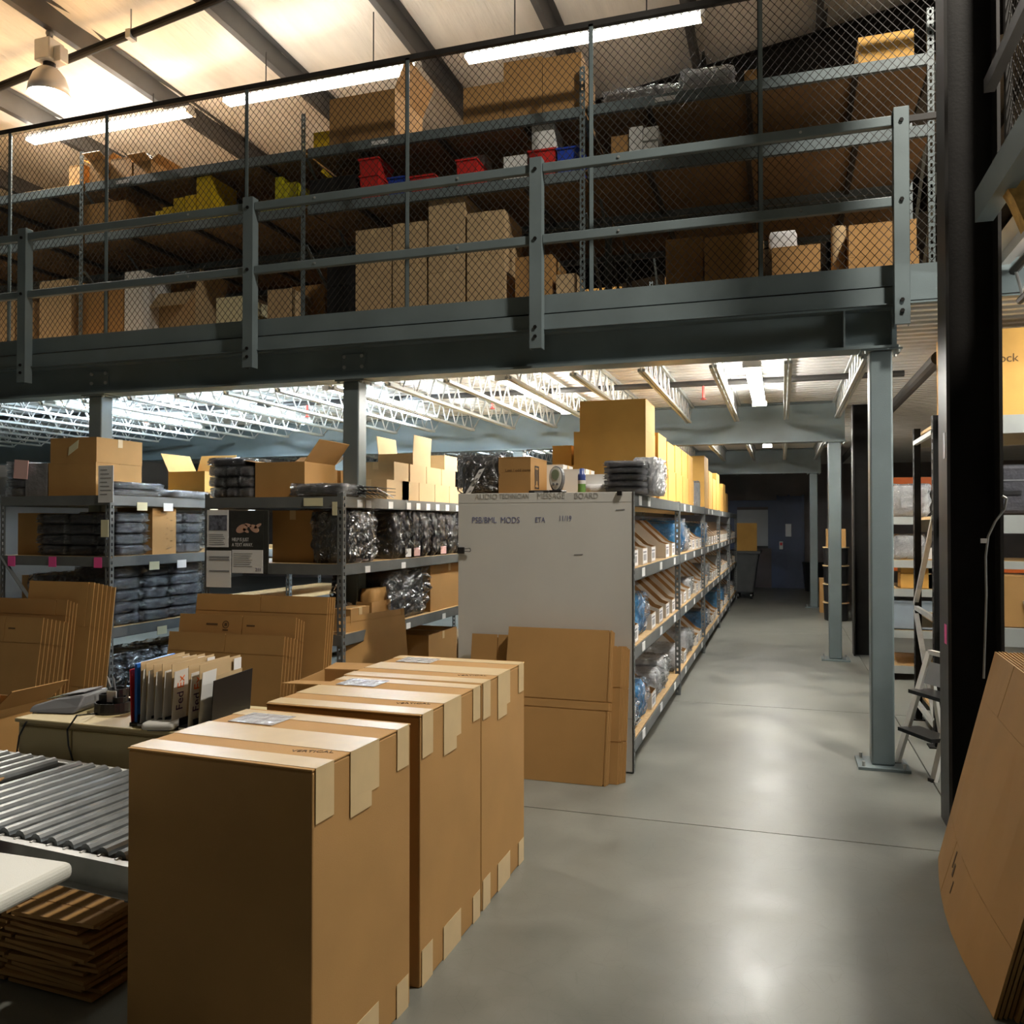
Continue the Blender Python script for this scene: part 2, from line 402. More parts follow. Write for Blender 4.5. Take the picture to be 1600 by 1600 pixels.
# open web joists
def joist(y0, y1):
    L = y1-y0; r = empty('joist'); r.parent = mz
    MB().box(-.032, -.006, 0, L, 3.07, 3.098).box(.006, .032, 0, L, 3.07, 3.098).build('top_chord', 'steel_pale', r)
    MB().box(-.030, -.006, .45, L-.35, 2.845, 2.87).box(.006, .030, .45, L-.35, 2.845, 2.87).build('bottom_chord', 'steel_pale', r)
    p = MB(); n = int((L-.8)/.30); st = (L-.8)/n
    p.tube((0, .05, 3.085), (0, .45, 2.858), .009, 6)
    for i in range(n):
        a = .45+i*st; p.tube((0, a, 2.858), (0, a+st/2, 3.085), .009, 6); p.tube((0, a+st/2, 3.085), (0, a+st, 2.858), .009, 6)
    p.tube((0, L-.35, 2.858), (0, L-.03, 3.085), .009, 6)
    p.build('web_rods', 'galv', r); return r
for (y0, y1, na) in ((6.27, 10.72, 26), (10.88, 17.32, 22), (17.48, 22.2, 14)):
    j0 = joist(y0, y1); j0.location = (.61, y0-6.2, 0)
    for k in range(1, na): copy_tree(j0, mz, (.61-.56*k, y0-6.2, 0))
j0 = joist(6.27, 10.72); j0.location = (1.80, .07, 0)
for k in range(1, 6): copy_tree(j0, mz, (1.80+.70*k, .07, 0))
# columns
def mcol(x, y, h, label):
    r = empty('mezzanine_column', (x, y, 0)); tag(r, label, 'column', 'green-grey mezzanine columns')
    MB().box(-.072, .072, -.072, .072, .018, h-.012).build('tube', 'steel', r, bevel=.012)
    MB().box(-.16, .16, -.15, .15, 0, .018).build('base_plate', 'steel', r)
    MB().box(-.13, .13, -.1, .1, h-.012, h).build('cap_plate', 'steel', r)
    for sx in (-1, 1):
        for sy in (-1, 1):
            MB().tube((sx*.125, sy*.115, .018), (sx*.125, sy*.115, .05), .011, 6).build('anchor_bolt', 'galv', r)
            MB().tube((sx*.105, sy*.085, h-.03), (sx*.105, sy*.085, h+.012), .012, 6).build('cap_bolt', 'galv', r)
    return r
for x, t in ((.635, 'beside the long aisle floor, front corner of the deck'), (-3.34, 'rising behind the poster rack at the front beam'), (-5.94, 'rising behind the big brown carton on the pink-note rack')):
    mcol(x, 6.18, 2.80, 'green-grey square mezzanine column '+t)
for x, t in ((.60, 'beside the aisle in the middle row'), (-3.36, 'in the middle row behind the whiteboard rack'), (-6.05, 'in the middle row behind the poster rack')):
    mcol(x, 10.8, 2.615, 'green-grey square mezzanine column '+t)
for x, t in ((.585, 'beside the aisle in the far row next to stacked tubs'), (-3.36, 'in the far row behind the whiteboard rack')):
    mcol(x, 17.4, 2.615, 'green-grey square mezzanine column '+t)
# guard rail
gr = empty('guard_rail', (0, 6.03, 3.0)); tag(gr, 'grey two-bar guard rail along the mezzanine edge', 'railing'); GS = (0, 6.03, 3.0)
GX = [.753, -1.74, -4.24, -6.68, -9.15, -11.6]
for x in GX:
    p = MB().box(x-.048, x+.048, 5.985, 5.992, 2.93, 4.36).box(x-.048, x-.041, 5.985, 6.07, 2.93, 4.36).box(x+.041, x+.048, 5.985, 6.07, 2.93, 4.36)
    g = p.build('guard_post', 'steel', gr, shift=GS, bevel=.004)
    for z in (3.02, 3.09, 3.75, 4.27): MB().tube((x, 5.975, z), (x, 5.986, z), .014, 6).build('bolt', 'black_steel', g, shift=GS)
for a, b in zip(GX[1:]+[XL], GX):
    for z, nmn in ((4.25, 'top_rail'), (3.715, 'mid_rail')):
        MB().box(a+.05, b-.05, 6.005, 6.05, z, z+.068).build(nmn, 'steel', gr, shift=GS, bevel=.006)
        for q in (.25, .75):
            xx = a+(b-a)*q; MB().tube((xx, 5.998, z+.035), (xx, 6.006, z+.035), .010, 6).build('rivet', 'galv', gr, shift=GS)
MB().box(.80, 1.12, 6.02, 6.05, 4.27, 4.31).build('side_bar', 'dark_steel', gr, shift=GS)
# wire mesh fence
FX = [-10.3, -8.75, -7.2, -6.02, -4.485, -2.935, -1.388, -.139, 1.32]; FY = 6.33; FZ0, FZ1 = 3.25, 5.48
fe = empty('mesh_fence', (0, FY, FZ0)); tag(fe, 'dark diamond wire mesh fence standing behind the mezzanine guard rail', 'fence'); FS = (0, FY, FZ0)
for x in FX: MB().box(x-.018, x+.018, FY-.02, FY-.014, 3.215, FZ1).box(x-.018, x-.012, FY-.02, FY+.02, 3.215, FZ1).build('fence_post', 'steel', fe, shift=FS)
MB().box(FX[0], FX[-1], FY-.02, FY+.02, FZ1-.02, FZ1+.025).build('fence_top_rail', 'dark_steel', fe, shift=FS)
MB().box(FX[0], FX[-1], FY-.015, FY+.015, FZ0, FZ0+.03).build('fence_bottom_rail', 'dark_steel', fe, shift=FS)
def wires(mb, P, a, b, z0, z1, px=.060, pz=.070, r=.0026):
    """crossing diagonal wires clipped to a rectangle; P maps (s, z) to a point"""
    m = pz/px; k = a-(z1-z0)/m
    while k < b:
        for sgn in (1, -1):
            s0, s1 = max(a, k), min(b, k+(z1-z0)/m)
            if s1-s0 > .01:
                za, zb = z0+(s0-k)*m, z0+(s1-k)*m
                if sgn < 0: s0, s1 = a+b-s0, a+b-s1
                mb.tube(P(s0, za, sgn), P(s1, zb, sgn), r, 3, cap=False)
        k += px
for a, b in zip(FX, FX[1:]):
    p = MB(); wires(p, lambda s, z, g: (s, FY+.003*g, z), a, b, FZ0, FZ1)
    p.build('wire_mesh', 'dark_steel', fe, shift=FS)
# pipes below the deck
p = MB().tube((-14, 8.65, 3.042), (1.1, 8.65, 3.042), .030, 10)
pi = p.build('deck_sprinkler_pipe', 'dark_steel'); tag(pi, 'dark sprinkler pipe threading through the joists below the deck', 'pipe')
for x in (-.75, -3.0, -5.3, -7.6):
    q = MB().tube((x, 8.65, 3.03), (x, 8.65, 2.90), .014, 8).lathe([(.012,0),(.03,-.012),(.03,-.016),(.0,-.02)], 10, (x, 8.65, 2.895)).build('sprinkler_head', 'sprinkler_red', pi)
p = MB().tube((1.175, 7.3, 2.93), (1.175, 21.5, 2.93), .055, 12); tag(p.build('main_pipe', 'dark_steel'), 'thick dark supply pipe running along the right edge below the deck', 'pipe')

# ================================================================= OBJECT KINDS
def carton(label, loc, size, rz=0, m='kraft', group=None, tape=True, flaps=None, name='cardboard_box', bevel=0, seam='x'):
    """a shipping carton standing on loc; flaps = four opening angles (front, back, left, right) for an open one"""
    w_, d_, h = size; x, y = w_/2, d_/2; t = .005
    if flaps is None:
        p = MB().box(-x, x, -y, y, 0, h-t)
        if seam == 'x': p.box(-x-.001, x+.001, -y-.001, -.002, h-t, h).box(-x-.001, x+.001, .002, y+.001, h-t, h)
        else: p.box(-x-.001, -.002, -y-.001, y+.001, h-t, h).box(.002, x+.001, -y-.001, y+.001, h-t, h)
        o = p.build(name, m, None, loc, rz, bevel=bevel)
        if tape:
            k = .026; dn = min(.07, h*.4)
            if seam == 'x': q = MB().box(-x-.002, x+.002, -k, k, h, h+.001).box(-x-.003, -x-.001, -k, k, h-dn, h+.001).box(x+.001, x+.003, -k, k, h-dn, h+.001)
            else: q = MB().box(-k, k, -y-.002, y+.002, h, h+.001).box(-k, k, -y-.003, -y-.001, h-dn, h+.001).box(-k, k, y+.001, y+.003, h-dn, h+.001)
            q.build('packing_tape', 'tape', o)
    else:
        p = MB().box(-x, x, -y, y, 0, t, 0)
        p.box(-x, -x+t, -y, y, t, h).box(x-t, x, -y, y, t, h).box(-x+t, x-t, -y, -y+t, t, h).box(-x+t, x-t, y-t, y, t, h)
        o = p.build(name, m, None, loc, rz)
        f = min(w_, d_)*.48
        for i, a in enumerate(flaps):
            if a is None: continue
            c, s = math.cos(a), math.sin(a); q = MB()
            if i < 2:
                sg = -1 if i == 0 else 1; e = Vector((0, sg*c*f, s*f)); n = Vector((0, -sg*s, c))*t; b0 = Vector((-x, sg*y, h)); b1 = Vector((x, sg*y, h))
            else:
                sg = -1 if i == 2 else 1; e = Vector((sg*c*f, 0, s*f)); n = Vector((-sg*s, 0, c))*t; b0 = Vector((sg*x, -y, h)); b1 = Vector((sg*x, y, h))
            q.hexa([b0, b1, b1+e, b0+e, b0+n, b1+n, b1+e+n, b0+e+n]).build('flap', m, o)
    return tag(o, label, 'box', group)
def fbox(label, x0, x1, yt, Yf, depth, z, m='kraft', **k):
    """a carton whose front face (plane Y=Yf) spans pixels x0..x1 with its top at pixel yt, standing on height z"""
    a, b = at(x0, yt, Y=Yf), at(x1, yt, Y=Yf); h = max(.04, (a.z+b.z)/2-z)
    return carton(label, ((a.x+b.x)/2, Yf+depth/2, z), (b.x-a.x, depth, h), m=m, **k)
def rumpled(n, sx, sy, sz, amp, seed, pinch=0.0):
    """a soft block: unit box from z 0..1 whose faces bulge and crumple"""
    r = random.Random(seed); p = MB(); idx = {}
    def v(i, j, k):
        if (i, j, k) not in idx:
            x, y, z = i/n-.5, j/n-.5, k/n
            e = 1-.10*(abs(2*z-1)**4)
            ed = (abs(2*x) > .9)+(abs(2*y) > .9)+(abs(2*z-1) > .9)
            q = .95 if ed > 1 else 1
            a = amp*(0 if k == 0 else 1); q *= 1+(r.uniform(0, pinch) if ed > 1 and k > 0 else 0)
            idx[(i, j, k)] = len(p.v)
            p.v.append((sx*(x*e*q+r.uniform(-a, a)), sy*(y*e*q+r.uniform(-a, a)), sz*(z+r.uniform(-a, 0 if k == n else a)*(k > 0))))
        return idx[(i, j, k)]
    for a in range(n):
        for b in range(n):
            for f in ([v(a,b,0),v(a,b+1,0),v(a+1,b+1,0),v(a+1,b,0)], [v(a,b,n),v(a+1,b,n),v(a+1,b+1,n),v(a,b+1,n)],
                      [v(a,0,b),v(a+1,0,b),v(a+1,0,b+1),v(a,0,b+1)], [v(a,n,b),v(a,n,b+1),v(a+1,n,b+1),v(a+1,n,b)],
                      [v(0,a,b),v(0,a,b+1),v(0,a+1,b+1),v(0,a+1,b)], [v(n,a,b),v(n,a+1,b),v(n,a+1,b+1),v(n,a,b+1)]):
                p.f.append(tuple(f)); p.m.append(0)
    return p
_soft = {}
def pack(label, loc, size, m='black_cloth', rz=0, group=None, name='wrapped_pack', var=None, film=True, cat='pack'):
    """goods in a clear film bag: block inside, crumpled film around it"""
    var = rnd.randrange(3) if var is None else var
    key = (m, var)
    if key not in _soft:
        a = rumpled(6, .96, .96, .96, .012, 5+var).build('wrapped_pack', m, smooth=True)
        b = rumpled(9, 1.02, 1.05, 1.02, .032, 50+var, .16).build('film', 'film')
        _soft[key] = (a.data, b.data); bpy.data.objects.remove(a); bpy.data.objects.remove(b)
    o = link(name, _soft[key][0], None, loc, rz); o.scale = size
    if film: link('film_wrap', _soft[key][1], o)
    return tag(o, label, cat, group)
def tagplate(parent, x0, x1, y0, y1, z0, z1, m='paper', name='shelf_tag'): return MB().box(x0, x1, y0, y1, z0, z1).build(name, m, parent)

# flattened cartons leaning on things
def flat_box(label, w_, h, loc, lean, rz=0, m='kraft', flap=.22, slot=.5, group=None, mark=False):
    """flattened carton: panel with slotted top and bottom flaps, leaning back by `lean` radians"""
    t = .009; p = MB(); f = h*flap; x = w_/2; sx = -x+w_*slot
    p.box(-x, x, 0, t, f+.004, h-f-.004)
    for a, b in ((-x, sx-.004), (sx+.004, x)):
        p.box(a, b, 0, t, h-f+.001, h); p.box(a, b, 0, t, 0, f-.001)
    p.box(-x+.003, x-.003, .003, t-.002, f-.006, f+.006); p.box(-x+.003, x-.003, .003, t-.002, h-f-.006, h-f+.006)
    p.box(sx-.006, sx+.006, .004, t-.001, .01, h-.02)
    o = p.build('flattened_box', m, None, loc); o.rotation_euler = (-lean, 0, rz)
    if mark:
        q = MB(); zc = h-f*.45; xc = sx-w_*.14
        for i in range(14):
            a0, a1 = 2*math.pi*i/14, 2*math.pi*(i+1)/14
            q.hexa([(xc+r_*math.cos(a_), y_, zc+r_*math.sin(a_)) for y_ in (-.001, .001) for r_, a_ in ((.022, a0), (.022, a1), (.029, a1), (.029, a0))])
        q.box(xc-.024, xc+.024, -.001, .001, zc-.045, zc-.035).box(xc-.012, xc+.012, -.001, .001, zc-.012, zc+.012)
        q.box(xc-.17, xc-.07, -.001, .001, zc-.008, zc+.006).box(sx+.04, sx+.11, -.001, .001, zc-.008, zc+.004)
        q.build('printed_mark', 'print_kraft', o)
    return tag(o, label, 'cardboard', group)
def flat_stack(what, n, w_, h, x, y, lean, group, m='kraft', rz=0, dx=.004, dh=.012, pitch=.013, mark=False, **k):
    for i in range(n):
        flat_box('flattened brown carton in the stack %s, %s sheet counted from the front' % (what, ordw(i)), w_, h+dh*((i*7) % 5-1)*.5,
                 (x+dx*i+rnd.uniform(-.006, .006), y+pitch*i, .002), lean, rz, m, group=group, mark=mark and i == 0, **k)

# ================================================================= SHELVING RACKS
LV = [1.83, 1.33, .81, .20]
def rack(label, x0, x1, ys, levels, h, group=None, board='particle', end_beams=True, pm='shelf_grey'):
    yc = ys[0]; r = empty('shelving_rack', ((x0+x1)/2, yc, 0)); tag(r, label, 'shelving', group); S = ((x0+x1)/2, yc, 0)
    W = (x1-x0)/2; pw = .045; protos = {}
    for sx in (-1, 1):
        for j, y in enumerate(ys):
            if sx not in protos:
                p = MB(); o = Vector((sx*W, 0, 0))
                p.slotted(o, (-sx, 0, 0), pw, h); p.slotted(o, (0, 1, 0), pw, h)
                protos[sx] = p.build('upright_post', pm, r).data
                continue
            link('upright_post', protos[sx], r, (0, y-yc-(pw if j == len(ys)-1 else pw/2), 0))
    for z in levels:
        for j in range(len(ys)-1):
            a, b = ys[j]-yc, ys[j+1]-yc
            MB().box(-W+.01, W-.01, a+.01, b-.01, z-.018, z).build('shelf_board', board, r)
            for sx in (-1, 1):
                xo = sx*W
                MB().box(min(xo, xo-sx*.004), max(xo, xo-sx*.004), a+pw, b-.002, z-.085, z).box(min(xo, xo-sx*.03), max(xo, xo-sx*.03), a+pw, b-.002, z-.085, z-.081).build('shelf_beam', pm, r)
        if end_beams:
            MB().box(-W+.004, W-.004, -.004, 0, z-.08, z).box(-W+.004, W-.004, 0, .03, z-.08, z-.076).build('end_beam', pm, r)
    return r
YS = 5.50
AX0, AX1 = -2.15, -.93
AY = [5.50, 8.14, 10.85, 13.55, 16.15, 18.70]
RA = rack('long grey shelving rack of parts bins with a whiteboard on its end', AX0, AX1, AY, LV, 1.84)
RB = rack('grey shelving rack with posters clipped on its end', -4.27, -3.07, [5.50, 8.14, 10.7], LV, 1.86)
RC = rack('grey shelving rack with pink notes along its end beam', -6.34, -5.19, [5.50, 8.14, 10.7], [1.86, 1.36, .78, .15], 1.875)
MB().bar((-.57, -.008, 1.36), (.10, -.008, .62), .004, .04, up=(0,1,0)).build('diagonal_brace', 'shelf_grey', RC)
for px in (18, 82, 153):
    a = at(px, 881, Y=YS-.01); tagplate(RC, a.x+5.765-.04, a.x+5.765+.04, -.012, -.009, 1.27, 1.355, 'pink', 'sticky_note')
for k, (y, z) in enumerate(((.30,1.79),(.62,1.79),(1.25,1.79),(1.85,1.79),(.45,1.28),(.8,1.28),(.55,.71))):
    tagplate(RC, .575, .579, y, y+.12, z-.05, z+.02, 'paper_cream' if k % 2 == 0 else 'paper')
tagplate(RC, .50, .575, -.014, -.010, 1.52, 1.66, 'paper_cream', 'paper_note')
tagplate(RC, .47, .62, -.014, -.010, 1.80, 2.10, 'paper', 'paper_notice')
for k in range(7): MB().box(.49, .56+.02*(k % 3), -.0155, -.0138, 2.06-.033*k, 2.068-.033*k).build('print_line', 'print_grey', RC)
for k, y in enumerate((.22, .36, .75, 1.10, 1.30, 1.52, 1.74, 1.98, 2.25)):
    tagplate(RB, .60, .604, y, y+.085, 1.752, 1.81)
for y, z in ((.35, 1.27), (1.0, 1.27), (1.1, .745), (1.9, .745)): tagplate(RB, .60, .604, y, y+.08, z-.02, z+.03)
tagplate(RB, .28, .44, -.012, -.009, 1.76, 1.82, 'paper_cream'); tagplate(RB, .52, .56, -.012, -.009, 1.69, 1.79, 'paper_cream')
tagplate(RB, -.612, -.575, -.012, -.009, .93, 1.03, 'pink', 'sticky_note')
for k, y in enumerate((.22, .62, 3.0, 3.6, 5.9, 6.5, 8.6)): tagplate(RA, .61, .614, y, y+.12, 1.755, 1.82)
for zi, z in enumerate((1.33, .81, .20)):
    for k in range(14): tagplate(RA, .61, .614, .35+k*.9, .47+k*.9, z-.07, z-.01)
# poster board on the end of the poster rack
pb = empty('poster_board', (-4.26, 5.47, .86)); tag(pb, 'dark poster board with text-help poster and clipped notices on rack end', 'notice board')
def pxrect(x0, x1, y0, y1, Y, S):
    a, b = at(x0, y0, Y=Y), at(x1, y1, Y=Y); return a.x-S[0], b.x-S[0], b.z-S[2], a.z-S[2]
PS = (-4.26, 5.47, .86)
x0, x1, z0, z1 = pxrect(324, 419, 798, 897, 5.47, PS); MB().box(x0, x1, 0, .012, z0, z1).build('backing_panel', 'poster_dark', pb, bevel=.004)
x0, x1, z0, z1 = pxrect(361, 412, 800, 858, 5.47, PS); po = MB().box(x0, x1, -.003, -.001, z0, z1).build('poster', 'poster_dark', pb)
def blob(cx, cz, rx, rz, ang, y=-.005):
    c, s = math.cos(ang), math.sin(ang); n = 14
    return [(cx+rx*math.cos(t)*c-rz*math.sin(t)*s, y, cz+rx*math.cos(t)*s+rz*math.sin(t)*c) for t in [2*math.pi*i/n for i in range(n)]]
xm, zm = (x0+x1)/2, z0+(z1-z0)*.55
q = MB()
for a in ((-.055, .0, .055, .030, .4), (.0, .025, .032, .012, -.3), (.055, .0, .045, .026, -.5), (.085, .02, .035, .012, .5), (-.02, -.015, .03, .012, -.5)):
    q.prism(blob(xm+a[0]+.01, zm+a[1], a[2], a[3], a[4]), (0, .0015, 0))
q.build('printed_hands', 'skin_print', po)
text('HELP IS JUST', .038, 'white', po, (x0+.012, -.004, z0+.058), (1,0,0), (0,0,1), sx=.72); text('A TEXT AWAY.', .038, 'white', po, (x0+.012, -.004, z0+.018), (1,0,0), (0,0,1), sx=.72)
x0, x1, z0, z1 = pxrect(363, 411, 859, 896, 5.47, PS); n1 = MB().box(x0, x1, -.004, -.001, z0, z1).build('notice_sheet', 'paper', pb)
for k in range(7): MB().box(x0+.015, x1-.09-.01*(k % 3), -.0055, -.004, z1-.03-.016*k, z1-.026-.016*k).build('print_line', 'print_grey', n1)
text('211', .035, 'fed_purple', n1, (x1-.065, -.0055, z0+.016), (1,0,0), (0,0,1))
x0, x1, z0, z1 = pxrect(324, 357, 797, 855, 5.465, PS); n2 = MB().box(x0, x1, -.008, -.005, z0, z1).build('notice_sheet', 'paper', pb)
MB().box(x0+.018, x1-.012, -.0095, -.008, z0+(z1-z0)*.45, z1-.04).build('printed_photo', 'poster_photo', n2)
for k in range(6): MB().box(x0+.02, x1-.03-.008*(k % 3), -.0095, -.008, z0+.02+.015*k, z0+.024+.015*k).build('print_line', 'print_grey', n2)
x0, x1, z0, z1 = pxrect(323, 361, 860, 918, 5.465, PS); n3 = MB().box(x0, x1, -.008, -.005, z0, z1).build('notice_sheet', 'paper', pb)
for zz in (.80, .73, .42): MB().box(x0+.025, x1-.015, -.0095, -.008, z0+(z1-z0)*zz, z0+(z1-z0)*zz+.012).build('print_line', 'print_grey', n3)
# whiteboard
WS = (-1.54, 5.478, .0)
wb = MB().box(-.612, .608, 0, .016, .01, 1.838).build('whiteboard', 'white_board', None, WS, bevel=.002)
tag(wb, 'large white marker board covering the end of the bin rack', 'whiteboard')
MB().box(.608, .614, -.002, .018, .01, 1.838).build('edge_trim', 'dark_steel', wb)
MB().box(-.61, .606, -.0008, 0, .355, .358).build('panel_joint', 'marker', wb); MB().box(-.61, .606, -.0008, 0, 1.772, 1.7735).build('ruled_line', 'marker', wb)
def wtext(s, px, py, size, m, sx=1): a = at(px, py, Y=5.475); text(s, size, m, wb, (a.x-WS[0], -.0012, a.z), (1,0,0), (0,0,1), 'handwriting', sx)
wtext('AUDIO', 742, 780, .052, 'marker', 1.0); wtext('TECHNICIAN', 780, 779, .046, 'marker', .78); wtext('MESSAGE', 839, 779, .056, 'marker', .85); wtext('BOARD', 897, 779, .054, 'marker', .9)
wtext('PSB/BML  MODS', 737, 817, .058, 'marker_blue', .86); wtext('ETA', 836, 816, .050, 'marker_blue', .8); wtext('11/19', 873, 814, .052, 'marker_blue', .75)
for px, py, l in ((962, 797, .06), (897, 867, .06)):
    a = at(px, py, Y=5.475); MB().bar((a.x-WS[0], -.001, a.z), (a.x-WS[0]+l, -.001, a.z+.004), .001, .006, up=(0,0,1)).build('marker_smudge', 'print_grey', wb)
for px, py, s in ((719, 860, 1), (968, 770, 0)):
    a = at(px, py, Y=5.47); r = MB()
    if s: r.prism([(-.012,-.014,-.022),(.03,-.006,-.022),(.03,-.006,.022),(-.012,-.014,.022)], (0,.03,0)); r.path([(.03,-.004,.01),(.075,-.006,.016),(.08,-.006,0),(.075,-.006,-.008),(.03,-.004,-.005)], .0025)
    else: r.prism([(-.016,-.006,-.018),(.016,-.006,-.018),(.016,-.008,.012),(-.016,-.008,.012)], (0,.03,0))
    tag(r.build('binder_clip', 'black_plastic', None, a), 'black binder clip with wire arms gripping the whiteboard side edge' if s else 'small dark binder clip on the whiteboard top edge', 'clip')

# ================================================================= BINS AND BAGS ON THE LONG RACK
def make_bin():
    w_, d_, h, lip, t = .225, .44, .33, .12, .005; p = MB(); x = d_/2
    side = [(-x, 0), (x, 0), (x, lip), (x-.06, lip+.02), (-x+.17, h), (-x, h)]
    for s in (-1, 1):
        y0 = s*w_/2
        p.prism([(a, y0, b) for a, b in side], (0, -s*t*.5, 0), 0); p.prism([(a, y0-s*t*.5, b) for a, b in side], (0, -s*t*.5, 0), 1)
    p.box(-x, x, -w_/2+t, w_/2-t, 0, t, 1); p.box(-x, -x+t, -w_/2+t, w_/2-t, t, h, 1); p.box(x-t*.5, x, -w_/2+t, w_/2-t, 0, lip, 0); p.box(x-t, x-t*.5, -w_/2+t, w_/2-t, t, lip, 1)
    o = p.build('parts_bin', ['white_bin', 'bin_inside']); tag(o, 'bin', 'bin', 'cardboard parts bins')
    l = MB().box(x, x+.001, -.095, .095, .012, .112).build('bin_label', 'paper', o)
    q = MB()
    for k in range(9): q.box(x+.001, x+.0014, -.08+k*.014+.004*(k % 2), -.074+k*.014+.006*(k % 3), .03, .075)
    q.box(x+.001, x+.0014, -.09, .06, .085, .098); q.build('bin_barcode', 'print_grey', l)
    return o
mat('white_bin', (.62, .57, .50), .7, var=.08); mat('bin_inside', (.40, .22, .08), .8, var=.1)
bin0 = make_bin(); used = [False]
def place_bin(y, z, lab):
    loc = (AX1-.03-.22, y, z)
    if not used[0]:
        used[0] = True; bin0.location = loc; bin0['label'] = lab; return bin0
    return copy_tree(bin0, None, loc, 0, lab)
BAYN = ['one from the whiteboard', 'two', 'three', 'four', 'five']
lvname = {1.33: 'upper', .81: 'middle', .20: 'bottom'}
# what stands on each shelf, bay by bay: B bin, b blue bag pile, w white bag pile, . gap
plan = {1.33: ['BBB.BB', 'bbwBBB', 'bbBBBB', 'BBBBBB', 'BBwBBB'],
        .81: ['BbBBBB', 'BBBwBB', 'BBwBBB', 'BwBBBB', 'wBBwBB'],
        .20: ['wbBww.', 'wBwwBB', 'bbwBBB', 'bBBbBB', 'wBBBBw']}
for z, bays in plan.items():
    for j, pl in enumerate(bays):
        cnt = 0; bc = 0
        a, b = AY[j]+.06, AY[j+1]-.04; st = (b-a)/6
        for k, ch in enumerate(pl):
            y = a+(k+.5)*st
            if ch == 'B':
                place_bin(y, z, 'white-fronted parts bin, %s in bay %s, %s shelf of the long rack' % (ordw(cnt), BAYN[j], lvname[z])); cnt += 1
            elif ch in 'bw':
                lab = '%s bag pile, %s in bay %s, %s long rack shelf' % ('bright blue' if ch == 'b' else 'crumpled white', ordw(bc), BAYN[j], lvname[z]); bc += 1
                hh = rnd.uniform(.27, .36) if ch == 'b' else rnd.uniform(.2, .3)
                pack(lab, (AX1-.26, y, z), (.42, st*.92, hh), 'blue_cloth' if ch == 'b' else 'white_cloth', name='bagged_parts', group='bag piles on the long rack', cat='bag')

# ================================================================= FOREGROUND CARTONS
def big_carton(label, x0, x1, y0, y1, h, rz):
    w_, d_ = x1-x0, y1-y0; x, y = w_/2, d_/2; t = .007
    p = MB().box(-x, x, -y, y, 0, h-t)
    o = p.build('shipping_carton', 'kraft', None, ((x0+x1)/2, (y0+y1)/2, 0), rz, bevel=.006)
    for s in (-1, 1):
        MB().box(-x-.002, x+.001, min(s*.002, s*(y+.002)), max(s*.002, s*(y+.002)), h-t+.0005, h).build('top_flap', 'kraft_b', o, bevel=.0025)
    for c, k, dn in ((-y+.058, .046, .155), (-.012, .085, .150), (y-.058, .040, .135)):
        MB().box(-x-.004, x+.003, c-k, c+k, h+.0003, h+.0012).box(x+.002, x+.0035, c-k, c+k, h-dn, h+.0012).box(-x-.0045, -x-.0032, c-k, c+k, h-dn, h+.0012).build('packing_tape', 'tape', o)
        MB().box(x+.002, x+.0035, c-k, c+k, .0, dn*.82).build('packing_tape', 'tape', o); MB().box(-x-.0045, -x-.0032, c-k, c+k, 0, dn*.8).build('packing_tape', 'tape', o)
        if k > .08: MB().box(x+.0022, x+.0038, c-k, c+k*.45, h-dn-.045, h-dn+.01).build('packing_tape', 'tape', o)
    MB().box(-x+.06, -x+.24, y-.20, y-.06, h+.0015, h+.003).build('label_pouch', 'pouch', o)
    text('VERTICAL', .03, 'print_kraft', o, (x-.17, -.155, h+.0008), (1,.25,0), (-.25,1,0), 'pencil_note')
    return tag(o, label, 'box', 'tall taped shipping cartons')
mat('pouch', (.72, .72, .74), .08, .25, bump=.6, bscale=25)
big_carton('tall taped brown carton closest to the roller conveyor, front of the row of three', -1.885, -1.225, 2.075, 2.655, .948, math.radians(-3))
big_carton('tall taped brown carton in the middle of the row of three', -1.845, -1.21, 2.735, 3.335, .955, math.radians(-1))
big_carton('tall taped brown carton closest to the whiteboard, last in the row of three', -1.86, -1.205, 3.345, 3.945, .955, math.radians(-.5))

# flattened cartons leaning on the whiteboard
a = at(770, 985, Y=5.35).x; b = at(952, 990, Y=5.3).x
for i in range(4):
    flat_box('wide flattened carton leaning on the whiteboard, %s sheet counted from the front' % ordw(i), .70, .965-.006*i, (-1.40+.004*i, 5.155+.012*i, .002), .24, 0, 'kraft', flap=.47, slot=.98, group='flattened cartons at the whiteboard')
for i in range(6):
    flat_box('narrow flattened carton behind the wide ones at the whiteboard, %s sheet counted from the front' % ordw(i), .60, .85-.01*(i % 3), (-1.285+.008*i, 5.215+.012*i, .002), .21, 0, 'kraft', flap=.3, slot=.9, group='flattened cartons at the whiteboard')
for i in range(2):
    flat_box('small flattened carton peeking out beside the wide ones at the whiteboard, %s sheet' % ordw(i), .62, .885-.02*i, (-1.72, 5.29+.011*i, .002), .16, 0, 'kraft', flap=.2, slot=.3, group='flattened cartons at the whiteboard')
# leaning on the poster rack end
for i in range(4):
    flat_box('tall flattened carton leaning on the poster rack end, %s sheet counted from the front' % ordw(i), 1.13, 1.10, (-3.70+.012*i, 5.27+.012*i, .002), .125, 0, 'kraft_b', flap=.11, slot=.50, group='flattened cartons at the poster rack')
for i in range(4):
    flat_box('printed flattened carton in the middle of the pile at the poster rack, %s sheet' % ordw(i), 1.0, .96-.01*i, (-3.82+.014*i, 5.16+.012*i, .002), .13, 0, 'kraft', flap=.16, slot=.55, group='flattened cartons at the poster rack', mark=i == 0)
for i in range(5):
    flat_box('low flattened carton at the front of the pile at the poster rack, %s sheet' % ordw(i), .98, .84-.006*i, (-3.83+.018*i, 5.05+.012*i, .002), .14, 0, 'kraft', flap=.16, slot=.5, group='flattened cartons at the poster rack')
